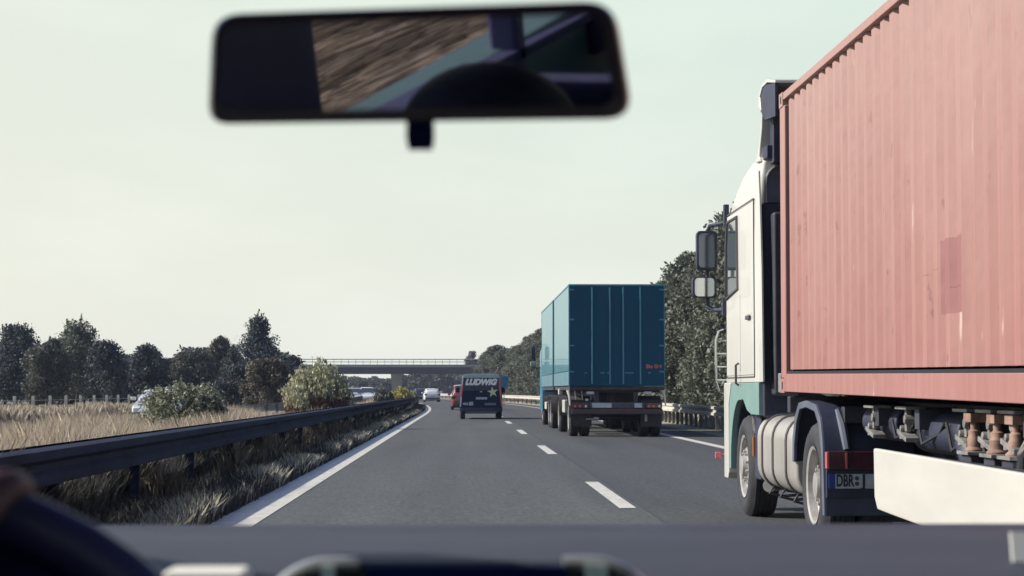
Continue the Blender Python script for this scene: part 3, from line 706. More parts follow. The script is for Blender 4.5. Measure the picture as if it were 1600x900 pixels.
for y in (16.35, 17.05, 17.65):
    ring = [(cx + (p[0] - cx) * 1.02, y, cz + (p[1] - cz) * 1.02) for p in tp]
    s_ = MB(); s_.tube(ring, .012, 5, True); s_.tube([(2.86, y, .38), (2.80, y - .05, .31), (2.92, y - .02, .28), (3.2, y, .30)], .014, 5); s_.build('tank_strap', 'strap', T)
bx = MB(); bx.box(XL + .05, XL + .45, 18.12, 18.5, .40, 1.02); bx.build('battery_box', 'navy_plastic', T, bevel=.02)
MB().cyl((3.0, 18.25, .36), (2.85, 17.95, .36), .06, n=14).build('exhaust_pipe', 'grit_metal', T)
mf = MB(); mf.box(XL + .03, XL + .05, 18.44, 18.48, .62, .80); mf.build('reflector', 'orange', T)
for (a, b) in ((18.52, 1.0), (18.44, .98)): MB().tube([(XL + .04, a, b), (XL + .05, a - .02, b - .14)], .01, 5).build('clip', 'grit_metal', T)
truck_wheel(T, XL + .03, 19.1); truck_wheel(T, XR - .03, 19.1, face=1)
truck_wheel(T, XL + .01, 15.2, dual=True, width=.27); truck_wheel(T, XR - .01, 15.2, face=1, dual=True, width=.27)
def fender(x0, x1, nm='mudguard'):
    f = MB(); yc = 15.2
    O = [(yc + .74, .66), (yc + .72, .86), (yc + .60, 1.04), (yc + .42, 1.15), (yc + .1, 1.17), (yc - .32, 1.14), (yc - .50, 1.04), (yc - .60, .86), (yc - .66, .30)]
    I = [(yc + .72, .66), (yc + .70, .85), (yc + .585, 1.025), (yc + .41, 1.13), (yc + .1, 1.15), (yc - .31, 1.12), (yc - .485, 1.025), (yc - .58, .85), (yc - .64, .30)]
    f.prism(O + I[::-1], 'x', x0, x1)
    J = [(a - (a - yc) * .10, b - .055 if b > .7 else b) for a, b in O]
    g_ = f.build(nm, 'navy_plastic', T, smooth=50, bevel=.006)
    e = MB(); e.prism(O + J[::-1], 'x', (x0 if x0 < 4 else x1) - .014, (x0 if x0 < 4 else x1) + .014); e.build('mudguard_edge', 'panel_grey', g_, smooth=50, bevel=.006)
    return g_
fd = fender(XL - .01, XL + .68); fender(XR - .68, XR + .01)
# rear face: lamp, plate
MB().tube([(XL + .12, 14.72, 1.10), (XL + .14, 14.62, .98), (XL + .16, 14.56, .80)], [.02, .035, .03], 8).build('mudguard_stay', 'panel_grey', T)
rlp = MB(); rlp.box(2.742, 3.24, 14.46, 14.53, .655, .79); lamp = rlp.build('tail_light', 'tail_red', T, bevel=.008)
MB().box(2.736, 2.752, 14.455, 14.535, .66, .785).build('side_lens', 'tail_red_pale', lamp)
MB().box(2.875, 2.89, 14.453, 14.459, .66, .785).build('lens_divider', 'tail_red_pale', lamp)
MB().box(2.74, 3.42, 14.50, 14.54, .44, .65).build('plate_holder', 'navy_plastic', T, bevel=.005)
pl = MB().box(2.80, 3.32, 14.485, 14.497, .51, .62).build('licence_plate', 'plate', T, bevel=.003)
MB().box(2.755, 2.803, 14.484, 14.496, .51, .62).build('plate_band', 'eu_blue', pl)
text_mesh('plate_lettering', 'DBR', .125, 'letter_black', pl, (2.876, 14.483, .566), depth=.001, bold=.0035, sx=.56)
text_mesh('plate_lettering', 'J', .125, 'letter_black', pl, (3.02, 14.483, .566), depth=.001, bold=.004, sx=.95)
MB().cyl((2.968, 14.481, .587), (2.968, 14.486, .587), .017, n=12).cyl((2.968, 14.481, .547), (2.968, 14.486, .547), .017, n=12).build('plate_seal', 'strap', pl)

# ------------------------------------------------------------------ container (pitched slightly nose-up)
K = thing('shipping_container', (4.0, 16.6, 1.235), 'faded red corrugated shipping container on the trailer behind the white tractor', 'container')
CX0, CX1, CY0, CY1, CZ0, CZ1 = XL, XL + 2.44, 4.41, 16.6, 1.235, 3.825
def corrugate(y0, y1, period=.278):
    pts = []; y = y1
    while y - period > y0:
        pts += [(y, 0), (y - .098, 0), (y - .145, .036), (y - .231, .036)]; y -= period
    pts += [(y, 0), (y0, 0)]; return pts
cw = corrugate(CY0 + .15, CY1 - .30)
for sgn, xw, nm in ((1, CX0 + .030, 'side_wall'), (-1, CX1 - .030, 'side_wall')):
    w_ = MB(); vs = []
    for (y, d) in cw: vs += [(xw + sgn * d, y, CZ0 + .195), (xw + sgn * d, y, CZ1 - .06)]
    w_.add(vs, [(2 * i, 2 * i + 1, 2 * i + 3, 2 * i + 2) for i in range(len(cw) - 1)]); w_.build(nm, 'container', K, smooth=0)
for x in (CX0, CX1 - .06):
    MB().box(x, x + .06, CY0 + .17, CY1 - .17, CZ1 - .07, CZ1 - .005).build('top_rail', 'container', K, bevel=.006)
for x in (CX0 - .004, CX1 - .046):
    MB().box(x, x + .05, CY0 + .17, CY1 - .17, CZ0 + .005, CZ0 + .158).build('bottom_rail', 'container', K, bevel=.006)
rec = MB(); rec.box(CX0 + .004, CX0 + .075, CY0 + .2, CY1 - .2, CZ0 + .152, CZ0 + .180); rec.box(CX1 - .06, CX1 - .045, CY0 + .2, CY1 - .2, CZ0 + .15, CZ0 + .20)
rec.box(CX0 + .05, CX0 + .07, CY1 - .31, CY1 - .22, CZ0 + .16, CZ1 - .08); rec.build('seam', 'hole', K)
for x in (CX0, CX1 - .10):
    for y in (CY1 - .24, CY0):
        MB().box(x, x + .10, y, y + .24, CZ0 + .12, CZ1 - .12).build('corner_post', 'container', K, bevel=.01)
        for z in (CZ0, CZ1 - .118):
            cc = MB(); cc.box(x - .006, x + .165, y + (.06 if y > 10 else 0) - .003, y + (.06 if y > 10 else 0) + .181, z - .006, z + .118)
            cc.m(1); cc.box(x - .008, x - .005, y + .12, y + .17, z + .025, z + .09)
            cc.build('corner_casting', ['container', 'hole'], K, bevel=.008)
rf = MB(); vs = []; rp_ = corrugate(CY0 + .2, CY1 - .2, .2 * 1.39)
for (y, d) in rp_: vs += [(CX0 + .06, y, CZ1 - .02 - d * .5), (CX1 - .06, y, CZ1 - .02 - d * .5)]
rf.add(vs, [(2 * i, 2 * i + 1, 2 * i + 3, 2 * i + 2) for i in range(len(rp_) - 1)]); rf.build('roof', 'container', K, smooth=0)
fw = MB(); vs = []; fx = [(CX0 + .1 + (t - (CY0)) / 1.0, d) for t, d in []]
x = CX0 + .1; pts = []
while x < CX1 - .3: pts += [(x, 0), (x + .11, 0), (x + .155, .045), (x + .265, .045)]; x += .31
pts += [(CX1 - .1, 0)]
for (px_, d) in pts: vs += [(px_, CY1 - .02 - d, CZ0 + .1), (px_, CY1 - .02 - d, CZ1 - .06)]
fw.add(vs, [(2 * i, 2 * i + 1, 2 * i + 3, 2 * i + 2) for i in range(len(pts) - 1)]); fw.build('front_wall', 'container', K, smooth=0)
MB().box(CX0 + .1, CX1 - .1, CY1 - .06, CY1 - .001, CZ1 - .08, CZ1 - .006).box(CX0 + .1, CX1 - .1, CY1 - .06, CY1 - .001, CZ0, CZ0 + .12).build('front_rail', 'container', K)
MB().box(CX0 + .06, CX1 - .06, CY0 + .06, CY1 - .1, CZ0 + .02, CZ0 + .10).build('floor', 'chassis', K)
for x in (CX0 + .11, CX0 + 1.225): 
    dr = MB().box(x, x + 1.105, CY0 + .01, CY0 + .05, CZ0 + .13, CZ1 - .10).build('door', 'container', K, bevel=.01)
    for q in (.3, .8): MB().cyl((x + q, CY0 - .01, CZ0 + .05), (x + q, CY0 - .01, CZ1 - .06), .017, n=8).build('lock_rod', 'grit_metal', dr)
K.rotation_euler = (R(.45), 0, 0)

# ------------------------------------------------------------------ trailer
Tr = thing('semi_trailer', (4.0, 10.0, 0), 'dark container trailer chassis with a white side skirt under the red container', 'trailer')
tb = MB()
for x in (3.45, 4.35):
    tb.prism([(16.2, 1.0), (16.2, 1.17), (4.3, 1.10), (4.3, .72), (13.3, .72), (13.9, .98)], 'x', x, x + .14)
for y in (16.0, 14.6, 13.4, 12.2, 11.0, 9.8, 8.6, 7.4, 6.2, 5.0): tb.box(XL + .15, XR - .15, y, y + .12, 1.0, 1.13)
frame = tb.build('frame', 'chassis', Tr, bevel=.005)
MB().box(XL + .02, XR - .05, 16.3, 16.42, 1.06, 1.20).build('front_bolster', 'chassis', Tr, bevel=.01)
MB().box(XL - .01, XL + .05, 16.60, 16.72, 1.23, 1.40).build('twist_lock_lever', 'grit_metal', Tr, bevel=.01)
skp = [(12.78, .865), (12.765, .54), (12.68, .465), (12.3, .455), (10.85, .43), (10.6, .44), (9.4, .565), (8.4, .66), (8.4, .84)]
MB().prism(skp, 'x', XL - .02, XL + .02).build('side_skirt', 'skirt', Tr, bevel=.012)
MB().box(XL + .03, XL + .12, 8.4, 12.7, .80, .845).build('skirt_bracket', 'chassis', Tr)
def hanger(y, big=False, nm='suspension_bracket'):
    a = MB(); xx = XL + .16
    a.box(xx - .05, xx + .08, y - .16, y + .16, 1.125, 1.145)
    a.box(xx - .015, xx + .02, y - .02, y + .03, .98, 1.13); a.cyl((xx - .03, y - .02, 1.06), (xx + .04, y - .02, 1.06), .03, n=8)
    a.cyl((xx - .04, y + .05, 1.0), (xx + .04, y + .05, 1.0), .022, n=8)
    a.obox((xx, y, .955), (.09, .26, .03), (R(12), 0, 0)); a.box(xx - .03, xx + .03, y + .06, y + .12, .93, .99)
    return a.build(nm, 'grit_metal', Tr, bevel=.004)
for y in (13.55, 12.55, 11.05, 10.55, 10.1): hanger(y)
for y, s9 in ((10.88, .82), (10.40, .95), (10.05, .85)):
    q = MB(); xx = XL + .15
    q.lathe([(a * s9, b) for a, b in ((.001, .0), (.062, .0), (.066, .015), (.045, .03), (.047, .08), (.040, .09), (.040, .12), (.024, .13), (.024, .20), (.001, .20))], (xx, y, .90), 'z', 14)
    q.box(xx - .04, xx + .06, y - .08, y + .07, 1.07, 1.12)
    q.build('air_valve', 'rust_metal', Tr, bevel=.003)
    q = MB(); q.box(xx - .07, xx + .09, y - .12, y + .12, .885, .905); q.build('valve_plate', 'grit_metal', Tr, bevel=.003)
    MB().box(xx - .05, xx + .09, y - .10, y + .10, .74, .883).build('valve_box', 'chassis', Tr, bevel=.01)
MB().cyl((3.1, 12.7, .98), (3.1, 11.5, .98), .14, n=20).build('air_tank', 'navy_plastic', Tr, bevel=.02)
MB().cyl((3.0, 11.35, .95), (3.0, 11.2, .80), .09, n=16).build('air_filter', 'navy_plastic', Tr)
MB().cyl((3.1, 14.3, 1.02), (3.1, 13.2, 1.02), .13, n=20).build('air_tank', 'navy_plastic', Tr, bevel=.02)
lg = MB(); lg.box(XL + .12, XL + .24, 9.42, 9.56, .55, 1.10); lg.box(XL + .10, XL + .26, 9.40, 9.58, .3, .55); lg.build('landing_leg', 'rust_metal', Tr, bevel=.012)
lg = MB(); lg.box(XR - .26, XR - .14, 9.42, 9.56, .3, 1.10); lg.build('landing_leg', 'rust_metal', Tr, bevel=.012)
MB().tube([(XL + .14, 9.95, .80), (XL + .12, 9.85, .92), (XL + .12, 9.7, 1.0), (XL + .12, 9.55, 1.02)], .022, 8).build('leg_crank', 'chrome', Tr)
hs = MB()
for k in range(5):
    y = 13.2 - k * .75; hs.tube([(XL + .2, y, 1.05), (XL + .18, y - .2, .93 - .02 * k), (XL + .22, y - .5, .98), (XL + .2, y - .7, 1.05)], .011, 5)
hs.build('cable', 'rubber', Tr)
for y in (7.75, 6.45, 5.15):
    truck_wheel(Tr, XL + .02, y, width=.38, n=28); truck_wheel(Tr, XR - .02, y, width=.38, face=1, n=28)

# ------------------------------------------------------------------ blue truck and its trailer
BX0, BX1 = 2.81, 5.38
def box_body(root, y0, y1, rear=True):
    z0, z1 = 1.36, 4.10
    MB().box(BX0 + .02, BX1 - .02, y0 + .03, y1 - .02, z0 + .02, z1 - .03).build('box_body', 'blue_door', root)
    for x, s in ((BX0, 1), (BX1, -1)):
        xa, xb = sorted((x, x + s * .025))
        MB().box(xa, xb, y0 + .05, y1 - .05, z0 + .42, z1 - .06).build('side_curtain', 'blue_tarp', root, bevel=.004)
        MB().box(xa - (.006 if s > 0 else 0), xb + (.006 if s < 0 else 0), y0 + .05, y1 - .05, z0 + .02, z0 + .40).build('side_board', 'blue_band', root, bevel=.004)
        for y in (y0 + .0, y1 - .06): MB().box(xa - .008, xb + .008, y, y + .06, z0, z1).build('side_post', 'blue_rib', root)
        for k in range(1, 4): y = y0 + (y1 - y0) * k / 4; MB().box(xa - .006, xb + .006, y - .02, y + .02, z0 + .02, z0 + .42).build('board_post', 'blue_rib', root)
    MB().box(BX0 - .006, BX1 + .006, y0 - .006, y1, z1 - .05, z1).build('roof_edge', 'blue_rib', root, bevel=.01)
    if rear:
        d = MB().box(BX0 + .02, BX1 - .02, y0 - .02, y0 + .03, z0 + .01, z1 - .06).build('rear_door', 'blue_door', root, bevel=.004)
        for f in (.242, .428, .567, .746):
            x = BX0 + (BX1 - BX0) * f
            rb = MB().box(x - .022, x + .022, y0 - .05, y0 - .018, z0 + .06, z1 - .09); rb.build('lock_bar', 'blue_rib', d, bevel=.006)
        for f in (.175, .34, .36, .41, .60, .63, .66, .84):
            x = BX0 + (BX1 - BX0) * f; MB().box(x - .03, x + .03, y0 - .04, y0 - .018, z0 + .34, z0 + .38).build('latch', 'blue_rib', d)
        for z in (z1 - .15, 3.15, 2.45, 1.75): 
            for x in (BX0 + .02, BX1 - .14): MB().box(x, x + .12, y0 - .035, y0 - .018, z - .02, z + .02).build('hinge', 'blue_rib', d)
        text_mesh('door_lettering', 'Blu Gel', .14, 'van_red', d, (BX0 + (BX1 - BX0) * .885, y0 - .028, z0 + .53), depth=.002, bold=.004)
BT = thing('truck_trailer', (4.1, 55, 0), 'rear drawbar trailer with tall blue box, closest of the two blue boxes ahead', 'trailer')
box_body(BT, 51.4, 59.9)
BK = thing('box_truck', (4.1, 66, 0), 'blue box truck towing the blue trailer, only its left side and mirror seen', 'truck')
box_body(BK, 60.7, 69.4, rear=False)
def chassis_b(root, y0, y1):
    c = MB()
    for x in (3.5, 4.55): c.box(x, x + .12, y0 + .1, y1, .85, 1.2)
    for k in range(6): y = y0 + .3 + (y1 - y0 - .6) * k / 5; c.box(BX0 + .1, BX1 - .1, y, y + .1, 1.2, 1.34)
    c.box(BX0 + .02, BX1 - .02, y0 + .02, y1, 1.26, 1.355)
    c.build('chassis', 'chassis', root)
chassis_b(BT, 51.4, 59.9); chassis_b(BK, 60.7, 69.4)
def axle(root, y, dual=True):
    MB().cyl((BX0 + .2, y, .5), (BX1 - .2, y, .5), .07).build('axle', 'chassis', root)
    truck_wheel(root, BX0 + .04, y, width=.27, dual=dual, n=26); truck_wheel(root, BX1 - .04, y, width=.27, face=1, dual=dual, n=26)
    for xa, xb in ((BX0 + .03, BX0 + .62), (BX1 - .62, BX1 - .03)):
        P0 = [(y + .58 * math.cos(R(a)), .5 + .60 * math.sin(R(a))) for a in range(0, 181, 15)]; P1 = [(y + .56 * math.cos(R(a)), .5 + .58 * math.sin(R(a))) for a in range(180, -1, -15)]
        MB().prism(P0 + P1, 'x', xa, xb).build('mudguard', 'rubber_dust', root)
for y in (52.5, 57.9): axle(BT, y)
for y in (63.2, 64.6): axle(BK, y)
axle(BK, 69.9, False)
MB().box(BX0 + .03, BX0 + .35, 54.4, 55.6, .62, .98).build('storage_box', 'cab_white', BT, bevel=.02)
MB().box(BX0 + .03, BX0 + .30, 66.4, 67.6, .60, .85).build('storage_box', 'skirt', BK, bevel=.02)
MB().box(BX0, BX0 + .12, 57.0, 57.4, 1.12, 1.3).build('side_reflector', 'cab_white', BT, bevel=.02)
MB().tube([(4.1, 59.8, .8), (4.1, 61.2, .8)], .06, 8).build('drawbar', 'chassis', BT)
# rear details
MB().box(BX0 + .07, BX1 - .07, 51.30, 51.40, .62, .76).build('underrun_bar', mat('bar_maroon', (0.055, 0.03, 0.045), .5, var=.2, scale=4), BT, bevel=.01)
for x, s in ((BX0 + .08, 1), (BX1 - .52, -1)):
    l_ = MB().box(x, x + .44, 51.31, 51.39, .78, .92).build('tail_light', 'tail_red', BT, bevel=.01)
    for q in (.05, .18, .34): MB().box(x + q, x + q + .05, 51.30, 51.312, .80, .86).build('lens', 'tail_red_pale' if q < .3 else 'lamp_clear', l_)
MB().box(BX0 + .55, BX1 - .55, 51.34, 51.38, .78, .93).build('light_carrier', mat('carrier', (0.055, 0.06, 0.09), .5, var=.4, scale=9), BT, bevel=.005)
MB().box(BX0 + .62, BX0 + 1.14, 51.32, 51.338, .79, .91).build('licence_plate', 'plate', BT)
MB().box(BX0 + 1.75, BX0 + 1.95, 51.32, 51.338, .79, .91).build('warning_plate', 'plate', BT)
for x in (BX0 + .47, BX0 + 2.02): MB().box(x, x + .20, 51.41, 51.44, 1.15, 1.22).build('number_label', 'plate', BT)
MB().box(BX0 + .44, BX0 + .52, 51.40, 51.43, .97, 1.03).build('reflector', 'plate', BT)
for x in (BX0 + .16, BX0 + .34): MB().tube([(x, 51.42, 1.24), (x + .02, 51.40, 1.0)], .014, 6).build('hose', 'grit_metal', BT)
MB().box(BX0 + .45, BX0 + .80, 51.36, 51.40, .47, .50).box(BX0 + .66, BX0 + .8, 51.36, 51.40, .50, .54).build('tow_lug', 'grit_metal', BT)
MB().box(BX0 + 2.03, BX0 + 2.09, 51.36, 51.40, .42, .60).build('drain_pipe', 'grit_metal', BT)
for x in (BX0 - .02, BX1 - .03): MB().tube([(x, 51.5, 1.25), (x + .03, 51.45, 1.1), (x + .05, 51.42, .85)], [.05, .03, .02], 7).build('marker_arm', 'cab_white', BT)
for x in (BX0 + .06, BX1 - .62):
    MB().box(x, x + .56, 51.62, 51.64, .28, 1.0).build('mudflap', 'rubber', BT)
MB().loft([rrect(BX0 + .02, BX1 - .02, 69.7, 71.8, .2, z) for z in (.5, 1.2, 2.6)] + [rrect(BX0 + .15, BX1 - .15, 69.8, 71.4, .2, 3.2)]).build('cab', 'blue_cab', BK, bevel=.03)
am = MB().box(2.47, 2.63, 70.9, 71.0, 2.40, 2.86).build('wing_mirror', 'navy_plastic', BK, bevel=.03)
MB().box(2.45, 2.66, 70.85, 70.95, 2.12, 2.32).build('wide_angle_mirror', 'grit_metal', BK, bevel=.03)
MB().tube([(2.83, 71, 2.95), (2.56, 71, 2.92), (2.56, 71, 2.1), (2.83, 71, 2.08)], .02, 6).build('mirror_arm', 'navy_plastic', BK)

# ------------------------------------------------------------------ generic small vehicles
def car_wheel(parent, x, y, face, r=.31, w=.2):
    s = -face; mb = MB()
    mb.lathe([(a, b * s) for a, b in [(r * .62, .02), (r * .8, 0), (r * .95, .02), (r, .05), (r, w - .04), (r * .95, w), (r * .6, w)]], (x, y, r), 'x', 22)
    o = mb.build('wheel', 'rubber', parent, smooth=50)
    q = MB(); q.lathe([(a, b * s) for a, b in [(r * .64, .015), (r * .58, .03), (r * .5, .05), (r * .2, .03), (.001, .025)]], (x, y, r), 'x', 18)
    q.build('rim', 'rim', o); return o
def section(y, hw, z0, z1, bul=.04, top=.12, tw=.06):
    """cross-section across the car at y: from lower left round to lower right"""
    return [(-hw + .06, y, z0), (-hw, y, z0 + .08), (-hw - 0, y, (z0 + z1) / 2), (-hw + .01, y, z1 - top), (-hw + tw, y, z1 - .02), (-hw * .6, y, z1),
            (hw * .6, y, z1), (hw - tw, y, z1 - .02), (hw - .01, y, z1 - top), (hw, y, (z0 + z1) / 2), (hw, y, z0 + .08), (hw - .06, y, z0)]
def make_car(name, paint, label, cat='car', L=4.4, Wd=1.78, H=1.46, group=None, wagon=False):
    t = thing(name, (0, 0, 0), label, cat, group); hw = Wd / 2
    st = [(-L / 2, hw - .16, .36, .80), (-L / 2 + .06, hw - .07, .26, .93), (-L / 2 + .3, hw - .01, .22, .98), (-L * .2, hw, .2, .95), (L * .12, hw, .2, .93), (L * .2, hw - .01, .2, .92),
          (L / 2 - .5, hw - .03, .21, .80), (L / 2 - .1, hw - .12, .24, .68), (L / 2, hw - .25, .32, .58)]
    MB().loft([section(*s) for s in st]).build('body', paint, t, smooth=45)
    yb = -L / 2 + (.12 if wagon else .42)
    gh = MB()
    def gs(y, w, z0, z1): return [(-w, y, z0), (-w + .03, y, (z0 + z1) / 2), (-w + .12, y, z1 - .03), (-w * .5, y, z1), (w * .5, y, z1), (w - .12, y, z1 - .03), (w - .03, y, (z0 + z1) / 2), (w, y, z0)]
    gh.loft([gs(yb, hw - .1, .90, .96), gs(yb + .12, hw - .12, .90, 1.16), gs(yb + .36, hw - .12, .90, H - .06), gs(yb + .8, hw - .1, .90, H - .01), gs(L * .02, hw - .1, .88, H), gs(L * .10, hw - .1, .88, H - .05), gs(L * .22, hw - .11, .88, 1.12), gs(L * .29, hw - .13, .87, .92)])
    gh.build('roof', paint, t, smooth=50)
    # glass: rear, front, sides, slightly proud
    MB().add([(-hw + .26, yb + .055, 1.0), (hw - .26, yb + .055, 1.0), (hw - .32, yb + .31, H - .10), (-hw + .32, yb + .31, H - .10),
              (-hw + .26, yb + .085, .98), (hw - .26, yb + .085, .98), (hw - .32, yb + .34, H - .13), (-hw + .32, yb + .34, H - .13)],
             [(0, 1, 2, 3), (4, 7, 6, 5), (0, 4, 5, 1), (1, 5, 6, 2), (2, 6, 7, 3), (3, 7, 4, 0)]).build('rear_window', 'glass_dark', t)
    MB().add([(-hw + .22, L * .275, .955), (hw - .22, L * .275, .955), (hw - .28, L * .125, H - .08), (-hw + .28, L * .125, H - .08),
              (-hw + .22, L * .25, .93), (hw - .22, L * .25, .93), (hw - .28, L * .10, H - .12), (-hw + .28, L * .10, H - .12)],
             [(0, 1, 2, 3), (4, 7, 6, 5), (0, 4, 5, 1), (1, 5, 6, 2), (2, 6, 7, 3), (3, 7, 4, 0)]).build('windscreen', 'glass_dark', t)
    for s in (-1, 1):
        x0 = s * (hw - .085); x1 = s * (hw - .155)
        for (a, b) in ((yb + .35, -L * .08), (-L * .06, L * .15)):
            MB().add([(x0, a, .96), (x0, b + (.12 if b > 0 else 0), .96), (x1, b, H - .14), (x1, a + .1, H - .14),
                      (x0 - s * .03, a, .96), (x0 - s * .03, b + (.12 if b > 0 else 0), .96), (x1 - s * .03, b, H - .14), (x1 - s * .03, a + .1, H - .14)],
                     [(0, 1, 2, 3), (4, 7, 6, 5), (0, 4, 5, 1), (1, 5, 6, 2), (2, 6, 7, 3), (3, 7, 4, 0)]).build('side_window', 'glass_dark', t)
        MB().obox((s * (hw - .18), -L / 2 + .03, .80), (.30, .10, .16), (0, 0, -s * .25)).build('tail_light', 'tail_red', t, bevel=.02)
        MB().obox((s * (hw - .30), L / 2 - .10, .60), (.32, .10, .14), (0, 0, s * .35)).build('headlight', 'lamp_clear', t, bevel=.02)
        MB().obox((s * (hw + .08), L * .17, .98), (.18, .1, .12)).build('wing_mirror', paint, t, bevel=.03)
        for y in (-L * .29, L * .31): car_wheel(t, s * (hw - .01), y, s)
    MB().box(-hw + .12, hw - .12, -L / 2 - .02, -L / 2 + .06, .30, .46).build('bumper', 'strap', t, bevel=.02)
    MB().box(-.26, .26, -L / 2 - .03, -L / 2 - .018, .60 - .1, .61).build('licence_plate', 'plate', t)
    MB().box(-hw + .2, hw - .2, -L / 2 + .1, L / 2 - .3, .14, .24).build('underbody', 'chassis', t)
    return t
c_white = make_car('car', 'white_paint', 'white car seen from behind at the far bend, in the left lane', wagon=True)
c_white.location = (-3.55, 210, 0); c_white.rotation_euler.z = .066
c_dark = make_car('car', 'black_paint', 'dark car just left of and ahead of the far white car'); c_dark.location = (pxx(657, 238), 238, 0); c_dark.rotation_euler.z = .08
c_red = make_car('car', 'red_paint', 'red car mostly hidden behind the left side of the dark blue van', H=1.62, wagon=True); c_red.location = (.02, 125, 0); c_red.rotation_euler.z = .02
o1 = make_car('car', 'silver_paint', 'oncoming grey white car half hidden by the median bush on the left', L=4.5, H=1.30, wagon=True); o1.location = (pxx(262, 66), 66, 0); o1.rotation_euler.z = math.pi
o2 = make_car('car', 'silver_paint', 'oncoming car right of the tall pale bush, left of a white one', H=1.5); o2.location = (pxx(553, 188), 188, 0); o2.rotation_euler.z = math.pi + .05
o3 = make_car('car', 'white_paint', 'oncoming white car beyond the tall pale bush, beside the dark green bush', H=1.6); o3.location = (pxx(574, 212), 212, 0); o3.rotation_euler.z = math.pi + .06

# ------------------------------------------------------------------ delivery van
V = thing('van', (.74, 85, 0), 'dark blue van with white lettering and a star on its rear, ahead in our lane', 'van')
vx, vy0, vy1 = .74, 83.0, 87.9; hw = .92
def vs_(y, w, z0, z1, wt): return [(vx - w + .05, y, z0), (vx - w, y, z0 + .1), (vx - w, y, 1.0), (vx - wt, y, z1 - .12), (vx - wt + .10, y, z1 - .01), (vx - wt * .5, y, z1 + .015), (vx + wt * .5, y, z1 + .015), (vx + wt - .10, y, z1 - .01), (vx + wt, y, z1 - .12), (vx + w, y, 1.0), (vx + w, y, z0 + .1), (vx + w - .05, y, z0)]
MB().loft([vs_(vy0, hw - .03, .30, 1.90, hw - .13), vs_(vy0 + .1, hw, .25, 1.93, hw - .10), vs_(vy0 + 2.9, hw, .25, 1.94, hw - .10), vs_(vy0 + 3.3, hw, .25, 1.9, hw - .13), vs_(vy0 + 3.9, hw - .02, .25, 1.35, hw - .15), vs_(vy0 + 4.1, hw - .03, .25, 1.12, hw - .12), vs_(vy1 - .15, hw - .08, .28, .95, hw - .15), vs_(vy1, hw - .2, .35, .8, hw - .25)]).build('body', 'van_navy', V, smooth=40)
MB().prism([(vx - hw + .11, 1.79), (vx - hw + .16, 1.93), (vx - .4, 1.965), (vx + .4, 1.965), (vx + hw - .16, 1.93), (vx + hw - .11, 1.79)], 'y', vy0 - .03, vy0 + 2.9).build('roof', 'van_roof', V, bevel=.01)
MB().prism([(vx - hw + .10, 1.24), (vx - hw + .14, 1.775), (vx + hw - .14, 1.775), (vx + hw - .10, 1.24)], 'y', vy0 - .012, vy0 + .02).build('rear_window', mat('van_window', (.012, .02, .06), .25), V, bevel=.004)
text_mesh('lettering', 'LUDWIG', .34, 'letter_white', V, (vx - .02, vy0 - .02, 1.60), depth=.003, shear=.28, bold=.026, sx=.98)
st = []
for k in range(10):
    a = R(90 + 36 * k + 8); r_ = .25 if k % 2 == 0 else .095; st.append((vx + .50 + r_ * math.cos(a), 1.18 + r_ * math.sin(a)))
MB().prism(st, 'y', vy0 - .02, vy0 - .013).build('star_emblem', 'van_star', V, smooth=0)
MB().box(vx - .22, vx + .26, vy0 - .02, vy0 + .01, .86, .96).build('licence_plate', 'plate', V)
MB().box(vx - .05, vx + .05, vy0 - .02, vy0 + .01, 1.17, 1.22).build('badge', 'plate', V)
MB().box(vx - .78, vx - .56, vy0 - .02, vy0 - .001, .62, .72).box(vx - .53, vx - .34, vy0 - .02, vy0 - .001, .60, .76).build('decal', 'plate', V)
MB().box(vx + .14, vx + .65, vy0 - .02, vy0 - .001, .61, .71).build('decal', mat('decal_dim', (.15, .17, .25), .5, var=.5, scale=15), V)
MB().box(vx - .86, vx + .86, vy0 - .06, vy0 + .04, .34, .50).build('bumper', 'navy_plastic', V, bevel=.02)
MB().prism([(vx - .68, .30), (vx - .6, .345), (vx + .6, .345), (vx + .72, .30), (vx + .66, .27), (vx - .6, .28)], 'y', vy0 - .05, vy0 + .01).build('bumper_trim', 'panel_grey', V)
for s in (-1, 1):
    MB().prism([(vx + s * (hw - .02), .98), (vx + s * (hw - .10), .98), (vx + s * (hw - .16), 1.5), (vx + s * (hw - .085), 1.5)][::s], 'y', vy0 - .02, vy0 + .1).build('tail_light', 'tail_red_pale', V, bevel=.006)
    MB().prism([(vx + s * (hw - .0), .55), (vx + s * (hw - .055), .55), (vx + s * (hw - .165), 1.88), (vx + s * (hw - .10), 1.88)][::s], 'y', vy0 - .014, vy0 + .06).build('side_trim', 'white_paint' if s < 0 else 'van_red', V)
    for y in (vy0 + .9, vy0 + 3.9): car_wheel(V, vx + s * (hw - .01), y, s, .33, .22)
    MB().box(vx + s * (hw + .02) - .0, vx + s * (hw + .18), vy0 + 3.3, vy0 + 3.4, 1.15, 1.38).build('wing_mirror', 'van_navy', V, bevel=.02)

# roadside board
S = thing('road_sign', (pxx(782, 150), 150, 0), 'teal blue board behind the right edge of the van, in front of the trees', 'sign')
sx0, sx1 = pxx(768, 150), pxx(793.5, 150)
MB().box(sx0, sx1, 150, 150.06, pxh(606, 150), pxh(587.5, 150)).build('panel', 'sign_blue', S, bevel=.02)
MB().box(sx0 + .1, sx1 - .25, 150.0, 150.05, pxh(613, 150), pxh(606.4, 150)).build('lower_panel', 'van_navy', S, bevel=.02)
for x in (sx0 + .25, sx1 - .3): MB().box(x - .03, x + .03, 150.07, 150.13, 0, pxh(589, 150)).build('post', 'galv', S)

# ------------------------------------------------------------------ our car
CR = thing('car', (0, .8, .3), 'interior of the car the photo is taken from, with rear-view mirror, dashboard and steering wheel', 'car')
Zd = lambda py, d: EYE - (py - 610) / 3000 * d
